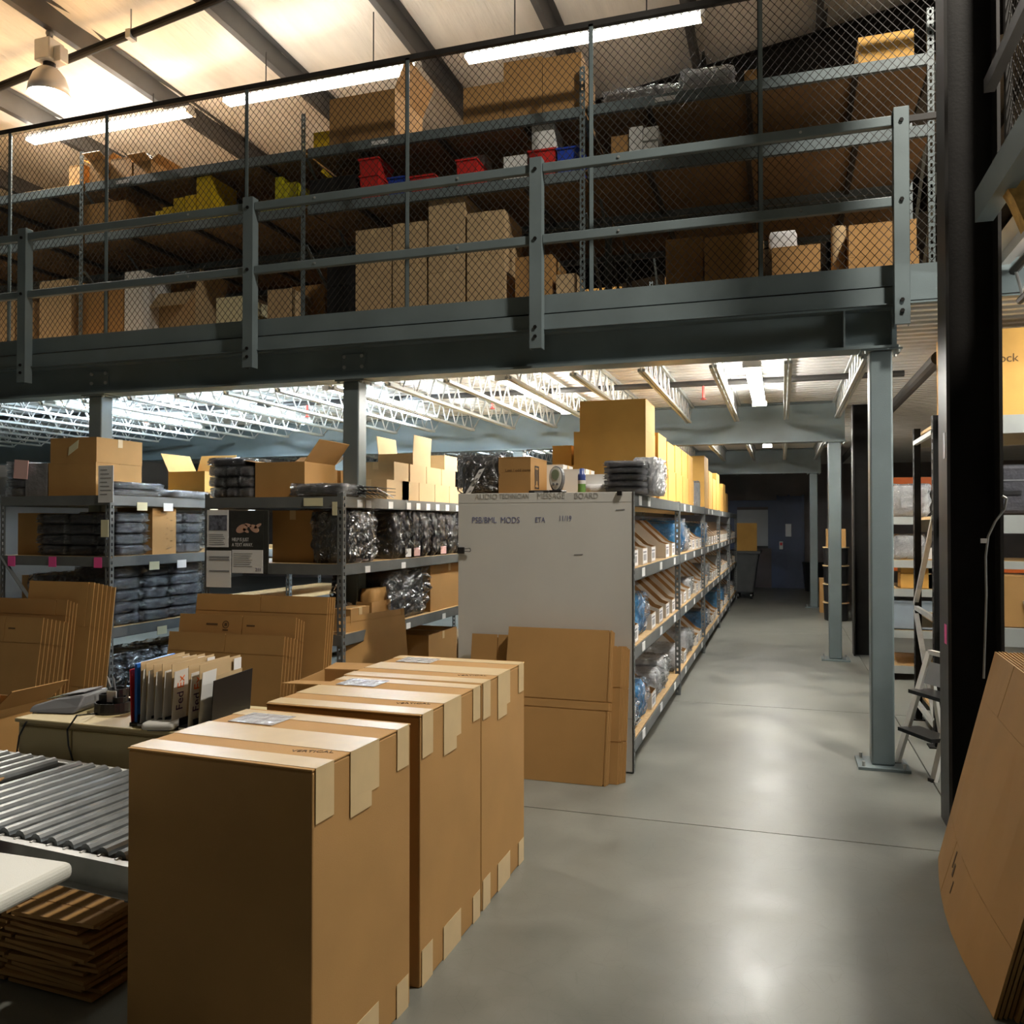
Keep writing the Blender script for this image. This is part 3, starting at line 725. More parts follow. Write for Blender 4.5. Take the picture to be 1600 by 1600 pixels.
# leaning on the pink-note rack end
for i in range(6):
    flat_box('tall narrow flattened carton leaning on the pink-note rack, %s sheet counted from the front' % ordw(i), .66, 1.17-.008*i, (-5.53+.030*i, 5.21+.013*i, .002), .125, 0, 'kraft_b', flap=.3, slot=.92, group='flattened cartons at the pink-note rack')
for i in range(4):
    flat_box('wide flattened carton behind the printed one at the pink-note rack, %s sheet' % ordw(i), 1.1, 1.03-.01*i, (-5.95+.02*i, 5.16+.012*i, .002), .125, 0, 'kraft', flap=.12, slot=.9, group='flattened cartons at the pink-note rack')
for i in range(7):
    flat_box('printed flattened carton at the front of the pink-note rack, %s sheet' % ordw(i), 1.12, .90-.006*i, (-6.05+.028*i, 5.02+.013*i, .002), .14, 0, 'kraft', flap=.22, slot=.66, group='flattened cartons at the pink-note rack', mark=i == 0)
# leaning stack in the right foreground, against the black column side
def lean_right():
    for i in range(9):
        n = 10; L, h, t = 1.42, 1.06, .010; p = MB(); top = []; vs = []
        f = .24
        def pt(s, z):                     # s along the sheet, z up the sheet; lower edge bows a little
            k = z/h; bow = .05*math.sin(math.pi*s)*(1-k)
            return Vector((.012*i+.26*k-bow, s*L+.06*k*s, h*k*.95))
        rows = [0, f-.0006, f+.0006, h-f-.0006, h-f+.0006, h]
        for a0, a1, rr in ((0, .697, ((0, 1), (4, 5))), (.703, 1, ((0, 1), (4, 5))), (0, 1, ((2, 3),))):
            for r0, r1 in rr:
                m_ = 5
                for q in range(m_):
                    s0, s1 = a0+(a1-a0)*q/m_, a0+(a1-a0)*(q+1)/m_; z0, z1 = rows[r0], rows[r1]; d = Vector((t*.9, 0, -t*.35))
                    c4 = [pt(s0, z0), pt(s1, z0), pt(s1, z1), pt(s0, z1)]
                    p.hexa(c4+[c+d for c in c4])
        for q in range(8):
            s0, s1 = .01+.98*q/8, .01+.98*(q+1)/8; d = Vector((t*.5, 0, -t*.2))
            c4 = [pt(s0, .02), pt(s1, .02), pt(s1, h-.02), pt(s0, h-.02)]; c4 = [c+Vector((t*.25, 0, -t*.1)) for c in c4]
            p.hexa(c4+[c+d for c in c4])
        o = p.build('flattened_box', 'kraft', None, (.655+.004*i, 3.14+.006*((i*5) % 4), .003)); o.rotation_euler = (0, 0, math.radians(-2.5))
        if i == 0:
            for s0, z0, dz, ds in ((.64, .15, .07, .012), (.60, .13, .05, .020), (.56, .08, .05, .010)):
                c4 = [pt(s0, z0), pt(s0+ds, z0), pt(s0+ds*1.2, z0+dz), pt(s0+ds*.3, z0+dz)]; MB().hexa([c+Vector((-.0015, 0, .0005)) for c in c4]+[c+Vector((.001, 0, 0)) for c in c4]).build('printed_scuff', 'print_kraft', o)
        tag(o, 'large flattened carton leaning beside the black column, %s sheet counted from the aisle' % ordw(i), 'cardboard', 'flattened cartons by the black column')
lean_right()

# ================================================================= CABINET, CONVEYOR, TABLE
CS = (-2.80, 3.34, 0)
cabi = empty('file_cabinet', CS); tag(cabi, 'low cream metal cabinet behind the roller conveyor', 'cabinet')
MB().box(-.62, .56, -.27, .27, .03, .70).build('body', 'cream_metal', cabi, bevel=.006)
MB().box(-.63, .57, -.285, .28, .70, .72).build('top_panel', 'cream_metal', cabi, bevel=.006)
for a, b in ((-.605, -.30), (-.29, .55)):
    for z0, z1 in ((.37, .685), (.05, .36)): 
        d = MB().box(a, b, -.285, -.27, z0, z1).build('drawer_front', 'cream_metal', cabi, bevel=.006)
MB().box(-.62, .56, -.25, .25, 0, .03).build('plinth', 'dark_steel', cabi)
# grey desk terminal
a = at(100, 1110, Z=.72)
t_ = MB().prism([(-.13,-.09,.004),(.11,-.09,.004),(.13,-.06,.03),(.12,-.02,.085),(-.02,-.02,.062),(-.13,-.06,.03)], (0,.20,.0)).build('label_scale', 'grey_plastic', None, (a.x, a.y, .72), math.radians(10), bevel=.014)
tag(t_, 'grey wedge-shaped desk terminal on the cream cabinet', 'terminal')
MB().hexa([(-.02,.0,.069),(.105,.0,.09),(.105,.15,.09),(-.02,.15,.069),(-.02,.0,.073),(.105,.0,.094),(.105,.15,.094),(-.02,.15,.073)]).build('keypad_plate', 'print_grey', t_)
MB().hexa([(-.10,.01,.047),(-.03,.01,.062),(-.03,.14,.062),(-.10,.14,.047),(-.10,.01,.051),(-.03,.01,.066),(-.03,.14,.066),(-.10,.14,.051)]).build('display', 'lcd', t_)
for s in (-1, 1): MB().tube((s*.09, -.05, -.001), (s*.09, -.05, .006), .012, 8).build('rubber_foot', 'black_plastic', t_)
for k, pts in enumerate((((58,1107),(40,1130),(30,1150),(25,1185)), ((150,1115),(120,1118),(105,1140),(107,1165),(117,1200)))):
    p = MB(); P3 = [at(x, y, Y=3.04) for x, y in pts]; P3[0] = at(pts[0][0], pts[0][1], Z=.726)
    p.path(P3, .004, 6); tag(p.build('power_cord', 'black_plastic'), ('black cord hanging over the left end of the cream cabinet' if k == 0 else 'black cord drooping down the cream cabinet front'), 'cord')
# pen organizer
a = at(178, 1112, Z=.72); og = empty('pen_organizer', (a.x, a.y, .72)); tag(og, 'round black desk organizer with pens on the cream cabinet', 'organizer')
MB().lathe([(.0,.0),(.085,.0),(.088,.01),(.085,.052),(.080,.052),(.082,.012),(0,.012)], 24).build('tray', 'black_plastic', og, smooth=False)
for dx, dy, r_, h_ in ((.0,.03,.045,.11), (.045,-.01,.032,.078), (-.045,.0,.034,.085)):
    MB().lathe([(.0,.013),(r_,.013),(r_,h_),(r_-.004,h_),(r_-.004,.016),(0,.016)], 16, (dx,dy,0)).build('cup', 'black_plastic', og)
MB().box(-.022, .035, -.024, -.021, .05, .105).build('sticker', 'paper', og)
for k, (dx, tilt, m_) in enumerate(((-.02,-.05,'galv'), (-.005,-.03,'grey_plastic'), (.02,.02,'black_plastic'))):
    MB().tube((dx, .03, .02), (dx+tilt, .035, .15), .0045, 6).tube((dx+tilt, .035, .15), (dx+tilt*1.1, .0352, .162), .0045, 6, .001).build('pen', m_, og)
# white puck
a = at(255, 1138, Z=.72); pk = MB().box(-.075, .075, -.065, .065, .004, .038).build('round_cornered_device', 'white_plastic', None, (a.x, a.y, .72), .3, bevel=.018)
tag(pk, 'white rounded square counter with small dark screen on the cream cabinet', 'device'); pk.modifiers['bevel'].segments = 4
MB().box(-.03, .03, .0, .035, .038, .0395).build('screen', 'print_black', pk); MB().box(-.05, .05, -.05, .05, 0, .005).build('foot_pad', 'grey_plastic', pk)
# file sorter with envelopes
SS = (-2.575, 3.24, .72)
so = empty('file_sorter', SS); tag(so, 'black upright file sorter holding envelopes on the cream cabinet', 'file sorter')
MB().box(-.225, .225, -.15, .15, 0, .016).build('base', 'black_plastic', so, bevel=.003)
for k in range(6):
    x = -.185+k*.074; MB().box(x-.002, x+.002, -.14, .14, .016, .05).build('divider', 'black_plastic', so)
    MB().box(x+.006, x+.04, -.1515, -.150, .003, .013).build('slot_label', 'paper', so)
MB().hexa([(.20,-.14,.016),(.204,-.14,.016),(.204,.14,.016),(.20,.14,.016),(.215,-.14,.225),(.219,-.14,.225),(.219,.14,.235),(.215,.14,.235)]).build('divider', 'black_plastic', so)
def folder(label, x, m, h, tilt, y0, y1, t=.004):
    p = MB().hexa([(0,y0,0),(t,y0,0),(t,y1,0),(0,y1,0),(tilt,y0,h),(tilt+t,y0,h),(tilt+t,y1,h+.012),(tilt,y1,h+.012)])
    return tag(p.build('file_folder', m, None, (SS[0]+x*.84, SS[1], SS[2]+.016), bevel=.0015), label, 'folder', 'folders in the black sorter')
fo = folder('red plastic folder at the end of the black file sorter', -.262, 'red_plastic', .235, -.01, -.145, .10)
fo = folder('blue plastic folder beside the red one in the file sorter', -.245, 'blue_plastic', .262, .0, -.14, .11, .014)
def envelope(label, x, h, tilt, brand, y0=-.15):
    r = empty('mailing_envelope', (SS[0]+x*.84, SS[1], SS[2]+.017)); tag(r, label, 'envelope', 'envelopes in the black sorter')
    def leaf(o, hh, ya, yb, m_, nm_, tl): return MB().hexa([(o,ya,0),(o+.002,ya,0),(o+.002,yb,0),(o,yb,0),(o+tl,ya,hh),(o+tl+.002,ya,hh),(o+tl+.002,yb,hh+.004),(o+tl,yb,hh+.004)]).build(nm_, m_, r)
    leaf(0, h, y0+.01, .15, 'kraft_pale', 'inner_panel', tilt-.012)
    f_ = leaf(.006, h-.03, y0, -.055, 'white', 'white_face', tilt+.006)
    leaf(.002, h-.06, -.06, .145, 'kraft_pale', 'front_panel', tilt)
    MB().hexa([(tilt*.9+.0,.085,h-.06),(tilt*.9+.003,.085,h-.06),(tilt*.9+.003,.14,h-.06),(tilt*.9,.14,h-.06),(tilt*.97,.085,h-.005),(tilt*.97+.003,.085,h-.005),(tilt*.97+.003,.14,h-.005),(tilt*.97,.14,h-.005)]).build('flap_label', 'paper', r)
    if brand:
        dn = Vector((tilt+.006, 0, h-.03)).normalized(); o = Vector((.0085, -.085, .0))+dn*.06
        text('Fed', .062, 'fed_purple', f_, o, dn, (0,-1,0), sx=.95); text('Ex', .062, 'fed_orange', f_, o+dn*.098, dn, (0,-1,0), sx=.95)
for k, (x, h, tl, br, lab) in enumerate(((-.205, .27, .012, 0, 'plain white and brown mailing envelope beside the blue folder'), (-.165, .265, .006, 0, 'white-edged envelope second from the blue folder'),
        (-.115, .262, .006, 0, 'white-edged envelope third from the blue folder'), (-.062, .268, .008, 0, 'white-edged envelope just before the lettered ones'), (-.005, .268, .012, 1, 'lettered white envelope in the middle of the sorter'),
        (.10, .266, .012, 1, 'lettered white envelope closer to the black front divider'), (.165, .272, .016, 0, 'leaning white envelope right behind the black front divider'))):
    envelope(lab, x, h, tl, br)
# roller conveyor
cv = empty('roller_conveyor', (-3.0, 2.55, 0)); tag(cv, 'grey steel roller conveyor section behind the white table', 'conveyor'); VS = (-3.0, 2.55, 0)
def cy(x, k): return (2.20 if k == 0 else 2.90)-.085*(x+2.5)
for k in (0, 1):
    y0, y1 = cy(-4.4, k), cy(-1.92, k); s = -1 if k == 0 else 1
    p = MB().hexa([(-4.4,y0-.004,.47),(-1.92,y1-.004,.47),(-1.92,y1,.47),(-4.4,y0,.47),(-4.4,y0-.004,.575),(-1.92,y1-.004,.575),(-1.92,y1,.575),(-4.4,y0,.575)])
    for z in (.47, .572): p.hexa([(-4.4,y0,z),(-1.92,y1,z),(-1.92,y1+s*.035,z),(-4.4,y0+s*.035,z),(-4.4,y0,z+.003),(-1.92,y1,z+.003),(-1.92,y1+s*.035,z+.003),(-4.4,y0+s*.035,z+.003)])
    p.build('side_rail', 'galv', cv, shift=VS)
x = -4.34; k = 0
while x < -1.95:
    if abs(x+3.06) > .035:
        ro = MB().tube((x, cy(x, 0)+.01, .572), (x-.0+.055, cy(x, 1)-.01, .572), .0245, 12).build('roller', 'roller', cv, shift=VS, smooth=False)
        for q in (0, 1): 
            yy = cy(x, q); MB().tube((x+.055*q, yy-.012, .572), (x+.055*q, yy+.012, .572), .007, 6).build('axle', 'galv', ro, shift=VS)
    x += .0757; k += 1
for x in (-4.2, -1.945):
    ym = (cy(x, 0)+cy(x, 1))/2; MB().box(x-.025, x+.025, ym-.03, ym+.03, 0, .45).build('pedestal_leg', 'shelf_grey', cv, shift=VS)
    MB().box(x-.02, x+.02, cy(x, 0), cy(x, 1), .445, .47).build('cross_bar', 'shelf_grey', cv, shift=VS); MB().box(x-.02, x+.02, ym-.25, ym+.25, 0, .02).build('foot_bar', 'shelf_grey', cv, shift=VS)
a = at(10, 1322, Y=2.235); MB().box(a.x-.05, a.x+.03, 2.165, 2.17, .50, .56).build('sticky_note', 'pink', cv, shift=VS)
# flat cartons stored under the conveyor
for i in range(17):
    w_, d_ = .80-.03*((i*5) % 3), .52-.02*((i*3) % 4); x_, y_ = w_/2, d_/2
    p = MB().box(-x_, x_, -y_+.10, y_-.10, 0, .014)
    for a_, b_ in ((-x_, -.01), (.01, x_)): p.box(a_, b_, -y_, -y_+.097, .001, .013).box(a_, b_, y_-.097, y_, .001, .013)
    p.box(-x_+.01, x_-.01, -y_+.04, y_-.04, .004, .010)
    o = p.build('flattened_box', 'kraft', None, (-2.62+.035*math.sin(i*2.1), 2.56+.02*math.cos(i*1.7), .006+i*.0158), .06*math.sin(i*1.3)-.05)
    tag(o, 'flattened carton lying under the roller conveyor, %s from the floor' % ordw(i), 'cardboard', 'flattened cartons under the conveyor')
carton('torn brown carton flap resting on the conveyor rollers', (-3.02, 2.36, .598), (.22, .18, .03), .5, 'kraft', tape=False, flaps=(.15, .1, .2, .1))
# white folding table corner
tb = empty('folding_table', (-2.45, 1.36, 0), math.radians(1)); tag(tb, 'white plastic folding table corner in front of the conveyor', 'table')
o = MB().box(-.68, .68, -.40, .40, .695, .742).build('table_top', 'table_plastic', tb, bevel=.02); o.modifiers['bevel'].segments = 4
for sx in (-1, 1):
    for sy in (-1, 1): MB().tube((sx*.52, sy*.28, 0), (sx*.52, sy*.30, .70), .014, 8).build('leg', 'grey_plastic', tb)
    MB().tube((sx*.52, -.28, .12), (sx*.52, .28, .12), .011, 8).build('cross_brace', 'grey_plastic', tb)
carton('brown carton standing open with white paper liner at the cabinet end', (-3.88, 3.35, 0), (.34, .34, .70), 0, 'kraft', tape=False, flaps=(1.2, None, None, .7))

# ================================================================= GOODS ON THE LOWER RACKS
def on(px, Yp, z): return at(px, 800, Y=Yp).x
def stackp(lab, x0, x1, Yf, dep, z, h, rows, m, group, cols=1):
    """rows x cols of wrapped packs piled on a shelf"""
    w_ = (x1-x0)/cols
    for c in range(cols):
        for r_ in range(rows):
            where = '%s layer up' % ordw(r_) + (', %s pile' % ordw(c) if cols > 1 else '')
            pack(lab+', '+where, (x0+(c+.5)*w_, Yf+dep/2, z+r_*h), (w_*.97, dep, h*1.0), m, group=group)
# --- top of the bin rack (behind the whiteboard)
T = 1.83; YT = 5.56
pk1 = pack('dark grey wrapped block with tilted barcode strip on top of the whiteboard rack', (on(748, YT, T), YT+.2, T), (.29, .40, .285), 'slate_cloth', var=0)
lb = MB().hexa([(-.34,-.535,.02),(-.20,-.535,.02),(-.20,-.53,.02),(-.34,-.53,.02),(.03,-.535,.62),(.17,-.535,.66),(.17,-.53,.66),(.03,-.53,.62)]).build('barcode_strip', 'paper', pk1)
for k in range(4): MB().hexa([(q[0]-.25+.085*k, q[1], q[2]+.15*k+.06) for q in [(.0,-.537,0),(.06,-.537,.01),(.06,-.536,.01),(0,-.536,0),(.03,-.537,.05),(.09,-.537,.06),(.09,-.536,.06),(.03,-.536,.05)]]).build('print_line', 'print_grey', lb)
bx = fbox('plain brown box with square printed logo above the whiteboard', 779, 829, 714, YT, .42, T, 'kraft', tape=False)
bx_w = bx.dimensions.x if bx.dimensions.x else .2
x_ = .115
q = MB()
hw_ = max(v.co.x for v in bx.data.vertices)
for y0, y1, z0, z1 in ((-.11,-.005,.045,.055),(-.11,-.005,.195,.205),(-.11,-.10,.045,.205),(-.015,-.005,.045,.205),(-.09,-.08,.07,.18),(-.035,-.025,.07,.18),(-.065,-.05,.10,.18)): q.box(hw_+.0005, hw_+.0015, y0, y1, z0, z1)
q.build('printed_logo', 'print_black', bx); text("Lost / odd items", .028, 'print_kraft', bx, (-hw_+.05, -.2105, .16), (1,0,0), (0,0,1), 'handwriting')
a = Vector((on(869, 5.60, T), 5.62, T)); th = empty('oval_meter', a, -.15); tag(th, 'grey oval handheld meter standing in its cradle above the whiteboard', 'meter')
def oval(rx, rz, y0, y1, zc, n=22, m='grey_plastic', nm='body'):
    p = MB(); p.prism([(rx*math.cos(t)*(1+.12*math.sin(t)), y0, zc+rz*math.sin(t)) for t in [2*math.pi*i/n for i in range(n)]], (0, y1-y0, 0)); return p.build(nm, m, th, bevel=.006 if nm == 'body' else 0)
oval(.052, .092, -.02, .025, .105); oval(.043, .078, -.026, -.02, .11, m='white_plastic', nm='face_plate'); oval(.028, .036, -.029, -.026, .135, m='lcd', nm='display')
MB().box(-.05, .05, -.04, .06, 0, .03).build('cradle', 'black_plastic', th, bevel=.008)
for dx in (-.014, .014): MB().tube((dx, -.026, .07), (dx, -.031, .07), .009, 10).build('button', 'grey_plastic', th)
o = MB().box(-.07, .07, -.04, .04, 0, .028).build('black_puck', 'black_plastic', None, (on(842, 5.56, T), 5.57, T), .2, bevel=.008); tag(o, 'small flat black gadget lying beside the oval meter', 'device')
MB().box(-.03, .03, -.042, -.040, .008, .02).build('port', 'grey_plastic', o)
a = Vector((on(908, 5.60, T), 5.62, T)); sc = empty('spray_can', a); tag(sc, 'spray can with blue cap and green label above the whiteboard', 'can')
MB().lathe([(0,0),(.026,0),(.027,.006),(.027,.07)], 18).build('lower_label', 'can_green', sc, smooth=True); MB().lathe([(.027,.07),(.027,.125)], 18).build('body', 'white', sc, smooth=True)
MB().lathe([(.0272,.095),(.0272,.13),(.022,.142),(.018,.145),(.018,.175),(.0,.178)], 18).build('cap', 'can_blue', sc, smooth=True)
for k, (x0, x1, yt, yf) in enumerate(((850, 880, 726, 6.05), (880, 915, 733, 6.0), (915, 948, 741, 5.95))):
    fbox('white carton behind the oval meter, %s along towards the wrapped grey packs' % ordw(k), x0, x1, yt, yf, .3, T, 'white', tape=True, group='white cartons behind the meter')
stackp('flat grey wrapped pack at the whiteboard rack corner', on(946, YT, T), on(1005, YT, T), YT, .42, T, .044, 5, 'grey_cloth', 'grey packs above the whiteboard')
pack('white film bundle beside the flat grey packs', (on(1015, 6.0, T), 6.05, T), (.16, .45, .26), 'white_cloth')
pack('low white paper bundle lying in front of the orange cartons', (AX1-.22, 6.15, T), (.40, .70, .085), 'white_cloth', film=False)
K = 'orange cartons on the long rack'
def ocart(label, y, x0, x1, dep, h, z=T): carton(label, ((x0+x1)/2, y+dep/2, z), (x1-x0, dep, h), 0, 'kraft_yellow', K, tape=False, seam='y')
ocart('large orange carton at the bottom of the tall pile on the long rack', 6.62, -1.62, -1.02, .55, .27)
ocart('large orange carton in the middle of the tall pile on the long rack', 6.62, -1.60, -1.02, .52, .27, T+.27)
ocart('large orange carton at the top of the tall pile on the long rack', 6.62, -1.55, -1.02, .50, .245, T+.54)
ocart('orange carton half hidden behind the white film bundle', 6.7, -1.80, -1.64, .5, .44)
for k in range(5):
    y = 7.25+k*.60
    ocart('lower orange carton in the long rack-top row, %s after the tall pile' % ordw(k), y, -1.5, -1.0, .55, .30); ocart('upper orange carton in the long rack-top row, %s after the tall pile' % ordw(k), y, -1.5, -1.01, .53, .28 if k != 1 else .26, T+.30)
ocart('big orange carton at the start of the far group on the long rack', 11.4, -1.65, -.98, .6, .36); ocart('big orange carton topping the far group on the long rack', 11.4, -1.62, -.98, .6, .34, T+.36)
for k in range(6): ocart('orange carton in the far rack-top group, %s along' % ordw(k), 12.2+k*.75, -1.6, -.99, .65, (.55, .48, .60, .42, .50, .36)[k])
pack('white film strip hanging among the far orange cartons', (-1.0, 10.6, T-.1), (.06, .2, .42), 'white_cloth')
# --- top of the poster rack
T = 1.83
stackp('silver wrapped pack on top of the poster rack', on(330, YT, T), on(392, YT, T), YT, .45, T, .082, 3, 'grey_cloth', 'silver packs on the poster rack', 3)
pack('loose dark wrapped pack lying across the silver packs', (on(352, YT, T), YT+.2, T+.246), (.30, .36, .07), 'black_cloth')
o = fbox('large brown carton with raised lid flap on the poster rack', 399, 476, 722, 5.60, .46, T, 'kraft_b', tape=False, flaps=(None, .42, .18, .9))
pack('flat wrapped pack on the rack corner in front of the lidded carton', ((on(457, 5.5, T)+on(532, 5.5, T))/2, 5.66, T), (.41, .30, .10), 'grey_cloth')
tr = empty('wire_tray', (on(548, 5.75, T), 5.92, T+.005)); tag(tr, 'black letter tray stack with wire rack beside the flat pack', 'tray')
for k in range(3): MB().hexa([(-.2,-.15,.03+.028*k),(.22,-.15,.015+.026*k),(.22,.16,.015+.026*k),(-.2,.16,.05+.028*k),(-.2,-.15,.035+.028*k),(.22,-.15,.02+.026*k),(.22,.16,.02+.026*k),(-.2,.16,.055+.028*k)]).build('tray_sheet', 'black_plastic', tr)
for k in range(9): MB().tube((-.05+.035*k, -.19, .06), (-.05+.035*k, .1, .0), .004, 5).build('wire', 'galv', tr)
G = 'small cartons on the poster rack'; XB = -3.10
def scart(lab, y0, y1, h, z=T, d=.34, m='kraft_pale', **k): return carton(lab, (XB-d/2, (y0+y1)/2, z), (d, y1-y0-.01, h), 0, m, G, seam='y', tape=k.pop('tape', True), **k)
ys = [max(6.40, at(x, 770, X=XB).y) for x in (595, 628, 652, 688, 712, 735)]
scart('small brown carton at the start of the pile beside the tray', ys[0]-.12, ys[0]+.32, .165)
for k in range(4):
    scart('small brown carton in the lower row of the pile, %s after the start' % ordw(k), ys[1]+.36*k, ys[1]+.36*(k+1), .165); 
    if k: scart('small brown carton in the second row of the pile, %s along' % ordw(k-1), ys[1]+.36*k-.2, ys[1]+.36*(k+1)-.2, .155, T+.165)
scart('small brown carton in the second row set back at the pile start', ys[1]-.16, ys[1]+.14, .155, T+.165)
scart('small open brown carton with flaps up on top of the pile', ys[1]+.22, ys[1]+.62, .10, T+.32, tape=False, flaps=(None, None, 1.45, 1.5)); scart('small brown carton at the far end of the top of the pile', ys[1]+.95, ys[1]+1.3, .14, T+.32)
for k in range(3): carton('brown carton behind the wire tray on the poster rack, %s along' % ordw(k), (-3.95+.0*k, 6.35+.5*k, T), (.46, .44, .27), 0, 'kraft', G)
# poster rack shelf two, end and aisle side
carton('brown open-fronted carton on the poster rack behind the posters', (on(452, 5.6, T), 5.95, 1.33), (.36, .6, .40), 0, 'kraft', tape=True, seam='y')
pack('big black film-wrapped block at the poster rack corner', (on(514, 5.56, T)+.0, 5.80, 1.33), (.31, .42, .39), 'black_cloth')
k = 0
for x0, x1, h in ((552,563,.41),(563,574,.40),(575,586,.42),(615,628,.40),(630,641,.41),(643,655,.43),(658,671,.40),(675,684,.42),(685,696,.41),(699,712,.40),(714,722,.42)):
    a, b = at(x0, 850, X=XB).y, at(x1, 850, X=XB).y
    o = pack('black panel upright in clear film on the poster rack aisle side, %s from the corner' % ordw(k), (XB-(.24 if k != 2 else .08), (a+b)/2, 1.33), (.50 if k != 2 else .15, max(.05, (b-a)*.9), h), 'black_cloth', name='wrapped_slab', group='upright bagged panels')
    if k in (0, 1, 4, 5, 8): MB().box(.505, .515, -.42, .42, .03, .20).build('pink_label' if k != 4 else 'white_label', 'pale_pink' if k != 4 else 'paper', o)
    k += 1
stackp('clear-bagged dark pack on the third shelf behind the posters', -4.15, -3.25, 5.56, .4, .81, .10, 2, 'black_cloth', 'bagged packs behind the posters', 3)
carton('tan carton low on the poster rack aisle side next to the corner', (XB-.2, 5.85, .81), (.38, .30, .17), 0, 'kraft'); carton('tan carton with crumpled paper on the poster rack aisle side', (XB-.085, 6.22, .81), (.14, .34, .19), 0, 'kraft', tape=False, flaps=(None, None, None, None))
pack('crumpled brown packing paper sticking out of the tan carton', (XB-.085, 6.22, .835), (.12, .28, .28), 'kraft_b', film=False, name='packing_paper', cat='paper')
a, b = at(592, 950, X=XB).y, at(668, 950, X=XB).y
pack('wide black panel in loose clear film on the poster rack third shelf', (XB-.25, (a+b)/2+.09, .81), (.5, b-a-.2, .42), 'black_cloth', name='wrapped_slab')
a, b = at(674, 950, X=XB).y, at(730, 950, X=XB).y
carton('brown carton at the far end of the poster rack third shelf', (XB-.25, (a+b)/2, .81), (.48, b-a, .43), 0, 'kraft')
carton('brown carton on the bottom shelf of the poster rack beside the aisle', (XB-.2, 7.5, .20), (.4, .7, .40), 0, 'kraft')
flat_box('flattened carton leaning against the poster rack aisle side', .80, .93, (-2.97, 5.95, .004), .10, math.radians(78), 'kraft_b', flap=.05, slot=.95, group='flattened cartons at the poster rack')
carton('low brown carton standing in the aisle behind the tall taped cartons', (-2.66, 4.78, 0), (.44, .42, .66), .12, 'kraft', tape=False, flaps=(.1, .05, None, None))
# --- pink-note rack
T = 1.86; XC = -5.22
stackp('grey wrapped pack at the outer end of the pink-note rack top', -6.33, on(37, YT, T), YT, .45, T, .075, 4, 'grey_cloth', 'grey packs on the pink-note rack')
p = MB().box(-.075, .075, -.003, .003, 0, .16).build('pink_paper', 'pale_pink', None, (on(27, 5.5, T), 5.528, T+.15), 0); tag(p, 'pale pink paper sheet hanging on the grey wrapped packs', 'paper'); p.rotation_euler = (0, .08, 0)
o = fbox('dark foam block in film beside the big brown cartons', 40, 74, 724, YT, .3, T, 'grey_cloth', tape=False, name='foam_block'); o['category'] = 'pack'
fbox('big brown carton at the bottom of the pair on the pink-note rack', 76, 150, 723, YT, .52, T, 'kraft_b', tape=False)
zt = at(110, 723, Y=YT).z
o = fbox('big brown carton with yellow note on top of the pair on the pink-note rack', 79, 151, 684, YT, .52, zt, 'kraft_b', tape=True)
MB().hexa([(.0-.05,-.264,.06),(.05,-.264,.12),(.05,-.262,.12),(-.05,-.262,.06),(-.04,-.264,.13),(.06,-.264,.19),(.06,-.262,.19),(-.04,-.262,.13)]).build('yellow_note', 'paper_cream', o)
stackp('low silver wrapped pack on the pink-note rack aisle edge', -5.62, -5.24, 5.62, .55, T, .06, 2, 'grey_cloth', 'silver packs on the pink-note rack')
pack('crumpled clear bag spilling over the pink-note rack edge', (-5.34, 6.5, T), (.34, .5, .07), 'white_cloth')
carton('open brown carton with white flap on the pink-note rack', (-5.45, 6.95, T), (.42, .42, .27), 0, 'kraft_yellow', tape=False, flaps=(None, 1.2, 1.1, None))
for k in range(3): pack('dark foam block in film on the pink-note rack, %s beyond the open carton' % ordw(k), (-5.42, 7.5+.5*k, T), (.40, .45, .30), 'black_cloth', group='foam blocks on the pink-note rack')
carton('tan carton standing on the second shelf of the pink-note rack end', (on(46, 5.6, T), 5.75, 1.36), (.25, .3, .36), 0, 'kraft', tape=False)
for c, (x0, x1, n) in enumerate(((61, 102, 4), (103, 146, 4), (147, 166, 4))):
    for r_ in range(n): pack('dark bagged pack at the pink-note rack end, column %s, layer %s' % (('one', 'two', 'three')[c], ('one', 'two', 'three', 'four')[r_]), ((on(x0, 5.55, 0)+on(x1, 5.55, 0))/2, 5.75, 1.36+.088*r_), (on(x1, 5.55, 0)-on(x0, 5.55, 0), .38, .088), 'navy_cloth', group='dark packs at the pink-note rack end')
def side_stack(lab, x0, x1, z, h, rows, m, group, X=XC, dep=.38):
    a, b = at(x0, 900, X=X).y, at(x1, 900, X=X).y
    for r_ in range(rows): pack('%s, layer %s up' % (lab, ('one', 'two', 'three', 'four', 'five', 'six')[r_]), (X-dep/2-.02, (a+b)/2, z+h*r_), (dep, b-a, h), m, group=group)
for c, (x0, x1) in enumerate(((186, 232), (262, 290), (291, 318))): side_stack('dark bagged pack on the pink-note rack aisle side, upper pile %s' % ('one', 'two', 'three')[c], x0, x1, 1.36, .092, 4, 'black_cloth', 'upper bagged piles')
a = at(246, 830, X=XC).y; carton('upright brown carton between bagged piles on the pink-note rack', (XC-.2, a+.1, 1.36), (.38, .30, .41), 0, 'kraft', tape=False)
for c, (x0, x1) in enumerate(((181, 226), (228, 270), (272, 318))): side_stack('clear-bagged black pack on the pink-note rack aisle side, lower pile %s' % ('one', 'two', 'three')[c], x0, x1, .78, .098, 5, 'black_cloth', 'lower bagged piles')
for c in range(3): pack('dark bagged pack standing behind the brown sheets of the pink-note rack, %s along' % ordw(c), (-6.0+.27*c, 5.8, .78), (.26, .4, .42), 'black_cloth', group='packs behind the brown sheets')
carton('tan carton on the third shelf behind the rack brace', (-6.2, 5.95, .78), (.25, .5, .40), 0, 'kraft', tape=False)
